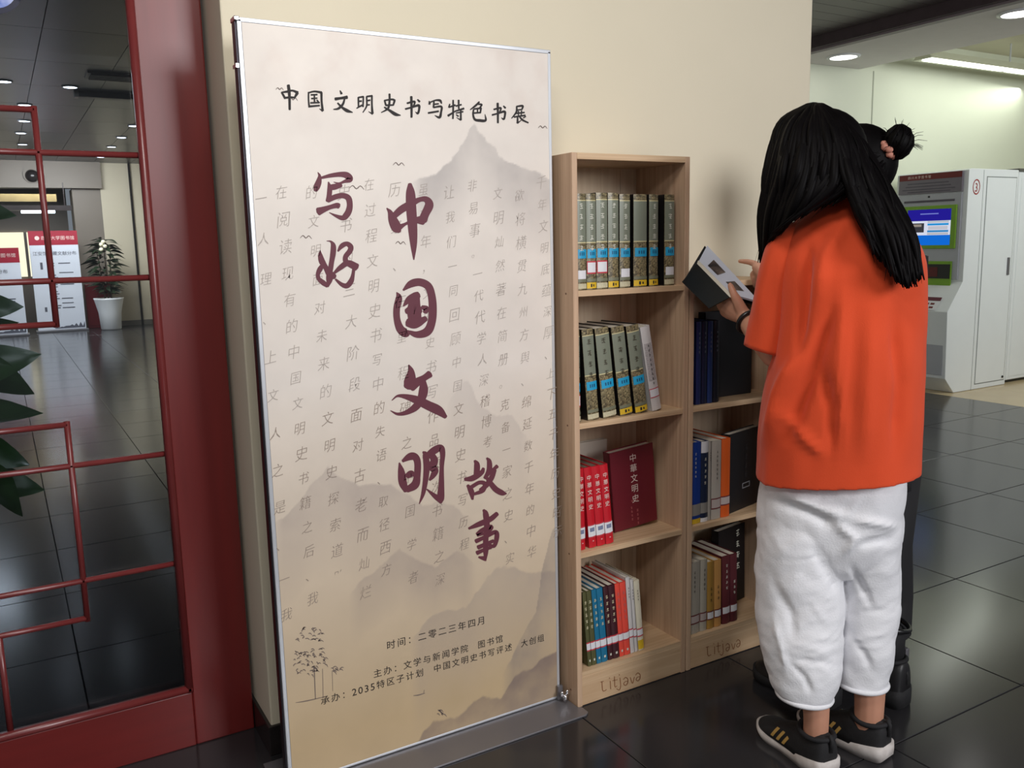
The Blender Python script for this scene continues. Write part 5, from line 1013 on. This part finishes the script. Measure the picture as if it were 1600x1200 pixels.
for (u0, u1, v0, v1) in ((0.20, 0.46, 0.30, 0.78), (0.64, 0.84, 0.28, 0.72)):
    bl = lambda u, v: (P4[0]*(1-u)*(1-v)+P4[1]*u*(1-v)+P4[2]*u*v+P4[3]*(1-u)*v)+nrm*0.0066
    part(MB().add([bl(u0, v0), bl(u1, v0), bl(u1, v1), bl(u0, v1)], [(0, 1, 2, 3)]), 'photo', mat('page_photo', (120, 106, 96), rough=0.5, rgb2=(44, 38, 40), vscale=40), pg)

# ---- companion in black, mostly hidden, pointing at the shelf
C2 = (2.15, 1.60); F2 = Frame(C2)
per2 = thing('person', 'person in black with a hair bun and pink scrunchie, mostly hidden, pointing at the wall', 'person', (C2[0], C2[1], 0))
hc2 = F2(1337, 266, .02); fd2 = np.array([-0.55, 0.80, -0.2]); fd2 /= np.linalg.norm(fd2)
sd2 = np.cross(fd2, [0, 0, 1.0]); sd2 /= np.linalg.norm(sd2); up2 = np.cross(sd2, fd2); TH2 = Matrix((tuple(sd2), tuple(fd2), tuple(up2))).transposed().to_4x4()
FR = lambda x, y, d: F2(x, y, d)
gl = on_z(1412, 1104, 0); ank = np.array([gl[0]-0.01, gl[1]+0.06, 0.10])
ank2 = ank+np.array([-0.17, 0.10, 0.0])
chains = [
 ([F2(1360, 760, .03), F2(1362, 640, .02), F2(1365, 540, .0), F2(1366, 440, .0)], [.12, .10, .115, .105]),
 ([F2(1306, 415, .02), F2(1362, 398, .01), F2(1416, 415, .0)], [.03, .048, .03]),
 ([F2(1360, 385, .0), F2(1350, 335, .01), hc2-up2*.03], [.05, .045, .05]),
 ([F2(1386, 780, .02), F2(1384, 860, .01), F2(1388, 930, .0), F2(1391, 985, -.01), ank+np.array([0, 0, .10]), ank], [.07, .045, .038, .032, .028, .026]),
 ([F2(1335, 780, .05), F2(1335, 900, .08), ank2+np.array([0, 0, .12]), ank2], [.07, .045, .032, .026]),
 ([F2(1306, 418, .02), F2(1266, 450, .02), F2(1238, 480, .0)], [.026, .036, .034]),
 ([F2(1238, 480, .0), F2(1212, 455, .02), F2(1193, 428, .04)], [.034, .03, .022]),
 ([F2(1193, 428, .04), F2(1186, 421, .05), F2(1180, 413, .06), F2(1168, 409, .075), F2(1156, 408, .09)], [.02, .019, .0115, .009, .0075]),
 ([F2(1414, 418, .0), F2(1418, 520, .02), F2(1408, 620, .03)], [.026, .036, .034]),
 ([F2(1408, 620, .03), F2(1398, 720, .02), F2(1392, 800, .01)], [.034, .03, .022]),
]
for k, (dx, dy) in enumerate(((0, 9), (1, 17), (4, 24))):
    chains.append(([F2(1192, 428, .04), F2(1182+dx, 416+dy, .062), F2(1176+dx, 421+dy, .075), F2(1184+dx, 428+dy, .072)], [.018, .0115, .0095, .0085]))
chains.append(([F2(1192, 426, .04), F2(1186, 418, .04), F2(1178, 418, .045)], [.014, .010, .008]))
for k, (dx, ln) in enumerate(((-8, 50), (-2, 58), (4, 56), (9, 46))): chains.append(([F2(1388, 790, .01), F2(1386+dx, 816, .01), F2(1387+dx, 816+ln*0.4, .008), F2(1384+dx, 816+ln*0.75, .0)], [.019, .014, .0095, .0075]))
chains.append(([F2(1390, 802, .01), F2(1380, 820, -.01), F2(1378, 838, -.015)], [.014, .010, .008]))
blobs = [(hc2, .070, .088, .104, 20, 14, TH2), (hc2+fd2*.045-up2*.055, .045, .042, .048, 16, 10, TH2), (hc2+fd2*.094-up2*.012, .011, .017, .022, 10, 8, TH2), (hc2+fd2*.084-up2*.054, .022, .012, .008, 10, 8, TH2), (hc2+sd2*.072-up2*.01, .009, .018, .028, 10, 8, TH2), (hc2-sd2*.072-up2*.01, .009, .018, .028, 10, 8, TH2)]
bd2 = body_mesh('body', chains, blobs, M_skin2, per2)
for s_ in (-1, 1): part(MB().ellipsoid(hc2+fd2*.079+sd2*s_*.030+up2*.008, .013, .007, .007, 10, 6, TH2), 'eye', M_white, bd2, smooth=True)
tp = cloth('black_top', F2, [(1294, 760, 1428, 758, .02, .13), (1292, 680, 1432, 680, .02, .125), (1292, 580, 1438, 580, .015, .12), (1286, 480, 1446, 485, .01, .12), (1284, 425, 1444, 430, .01, .105), (1286, 398, 1440, 402, .01, .088), (1306, 380, 1416, 383, .01, .072), (1326, 368, 1394, 370, .01, .060), (1332, 360, 1384, 362, .01, .055)], M_blackcloth, per2, n=64, sub=6, wob=0.005)
part(MB().tube([F2(1300, 402, .02), F2(1265, 450, .02), F2(1238, 482, .0), F2(1214, 458, .018), F2(1203, 442, .03)], [.052, .05, .046, .040, .034], 16), 'sleeve', M_blackcloth, tp, smooth=True)
part(MB().tube([F2(1420, 402, .0), F2(1419, 520, .02), F2(1408, 622, .03), F2(1398, 720, .02), F2(1394, 780, .012)], [.05, .048, .045, .038, .032], 16), 'sleeve', M_blackcloth, tp, smooth=True)
lgp = part(MB().tube([F2(1388, 740, .02), F2(1384, 850, .01), F2(1390, 930, .0), F2(1392, 985, -.01), ank+np.array([0.0, 0, .10]), ank+np.array([0, 0, .02])], [.088, .072, .064, .056, .052, .05], 20), 'trousers', M_blackcloth, per2, smooth=True)
part(MB().tube([F2(1335, 740, .05), F2(1335, 880, .08), ank2+np.array([0, 0, .20]), ank2+np.array([0, 0, .02])], [.088, .066, .054, .05], 20), 'trouser_leg', M_blackcloth, lgp, smooth=True)
for a_ in (ank, ank2):
    shoe(per2, (a_[0]+0.01, a_[1]-0.055), (a_[0]-0.03, a_[1]+0.2), length=0.255, width=1.08, stripes=False, boot=True)
part(MB().tube([ank+np.array([0.058*math.cos(t), 0.062*math.sin(t), .13+.006*math.sin(2*t)]) for t in np.linspace(0, 2*math.pi, 31)], 0.007, 8, caps=False), 'boot_strap', M_black, per2, smooth=True)
part(MB().box(ank[0]+0.052, ank[0]+0.068, ank[1]-0.03, ank[1]-0.005, .118, .15), 'buckle', M_steel, per2, bevel=0.003)
h_ = MB(); h_.ellipsoid(hc2-fd2*0.016+up2*0.018, .083, .098, .106, 28, 18, TH2)
Gb = [[(1325, 214, .06), (1316, 240, -.03), (1340, 262, -.07), (1372, 246, -.04)], [(1335, 212, .05), (1340, 225, -.03), (1362, 240, -.05), (1384, 238, -.03)], [(1350, 214, .05), (1366, 226, .0), (1380, 238, -.01), (1388, 238, -.02)], [(1365, 305, .02), (1384, 280, -.01), (1388, 258, -.02), (1386, 240, -.02)], [(1330, 318, -.06), (1350, 300, -.075), (1370, 270, -.06), (1384, 242, -.03)]]
q_ = strands(Gb, 90, 0.006, F2, 1.5, 5); h_.add(q_.v, q_.f)
bc = np.array(F2(1404, 222, -.02)); h_.ellipsoid(bc, .036, .036, .043, 20, 14)
for k in range(26):
    a = k*0.7; h_.tube([bc+np.array([.037*math.cos(a+t)*math.cos(t*2-1), .037*math.sin(a+t)*math.cos(t*2-1), .044*math.sin(t*2-1)]) for t in np.linspace(-0.4, 1.4, 8)], 0.0045, 5)
rw = random.Random(9)
for k in range(34):
    a = rw.uniform(0, 6.28); b = rw.uniform(-.4, 1.4); d_ = np.array([math.cos(a)*math.cos(b), math.sin(a)*math.cos(b), math.sin(b)]); h_.tube([bc+d_*.035, bc+d_*.05+np.array([0, 0, .004]), bc+d_*rw.uniform(.055, .075)], [.0009, .0007, .0004], 4)
part(h_, 'hair', M_hair, per2, smooth=True, fix=False)
sc = np.array(F2(1384, 237, -.02)); ax = bc-sc; ax /= np.linalg.norm(ax); e1 = np.cross(ax, [0, 0, 1.0]); e1 /= np.linalg.norm(e1); e2 = np.cross(ax, e1)
part(MB().tube([sc+ax*(0.006+.004*math.sin(7*t))+(0.024+.003*math.sin(11*t))*(math.cos(t)*e1+math.sin(t)*e2) for t in np.linspace(0, 2*math.pi, 60)], [0.0085+0.0025*math.sin(13*t) for t in np.linspace(0, 2*math.pi, 60)], 8, caps=False), 'scrunchie', mat('dusty_pink_scrunchie', (190, 130, 112), rough=0.7, var=0.15, vscale=40), per2, smooth=True)
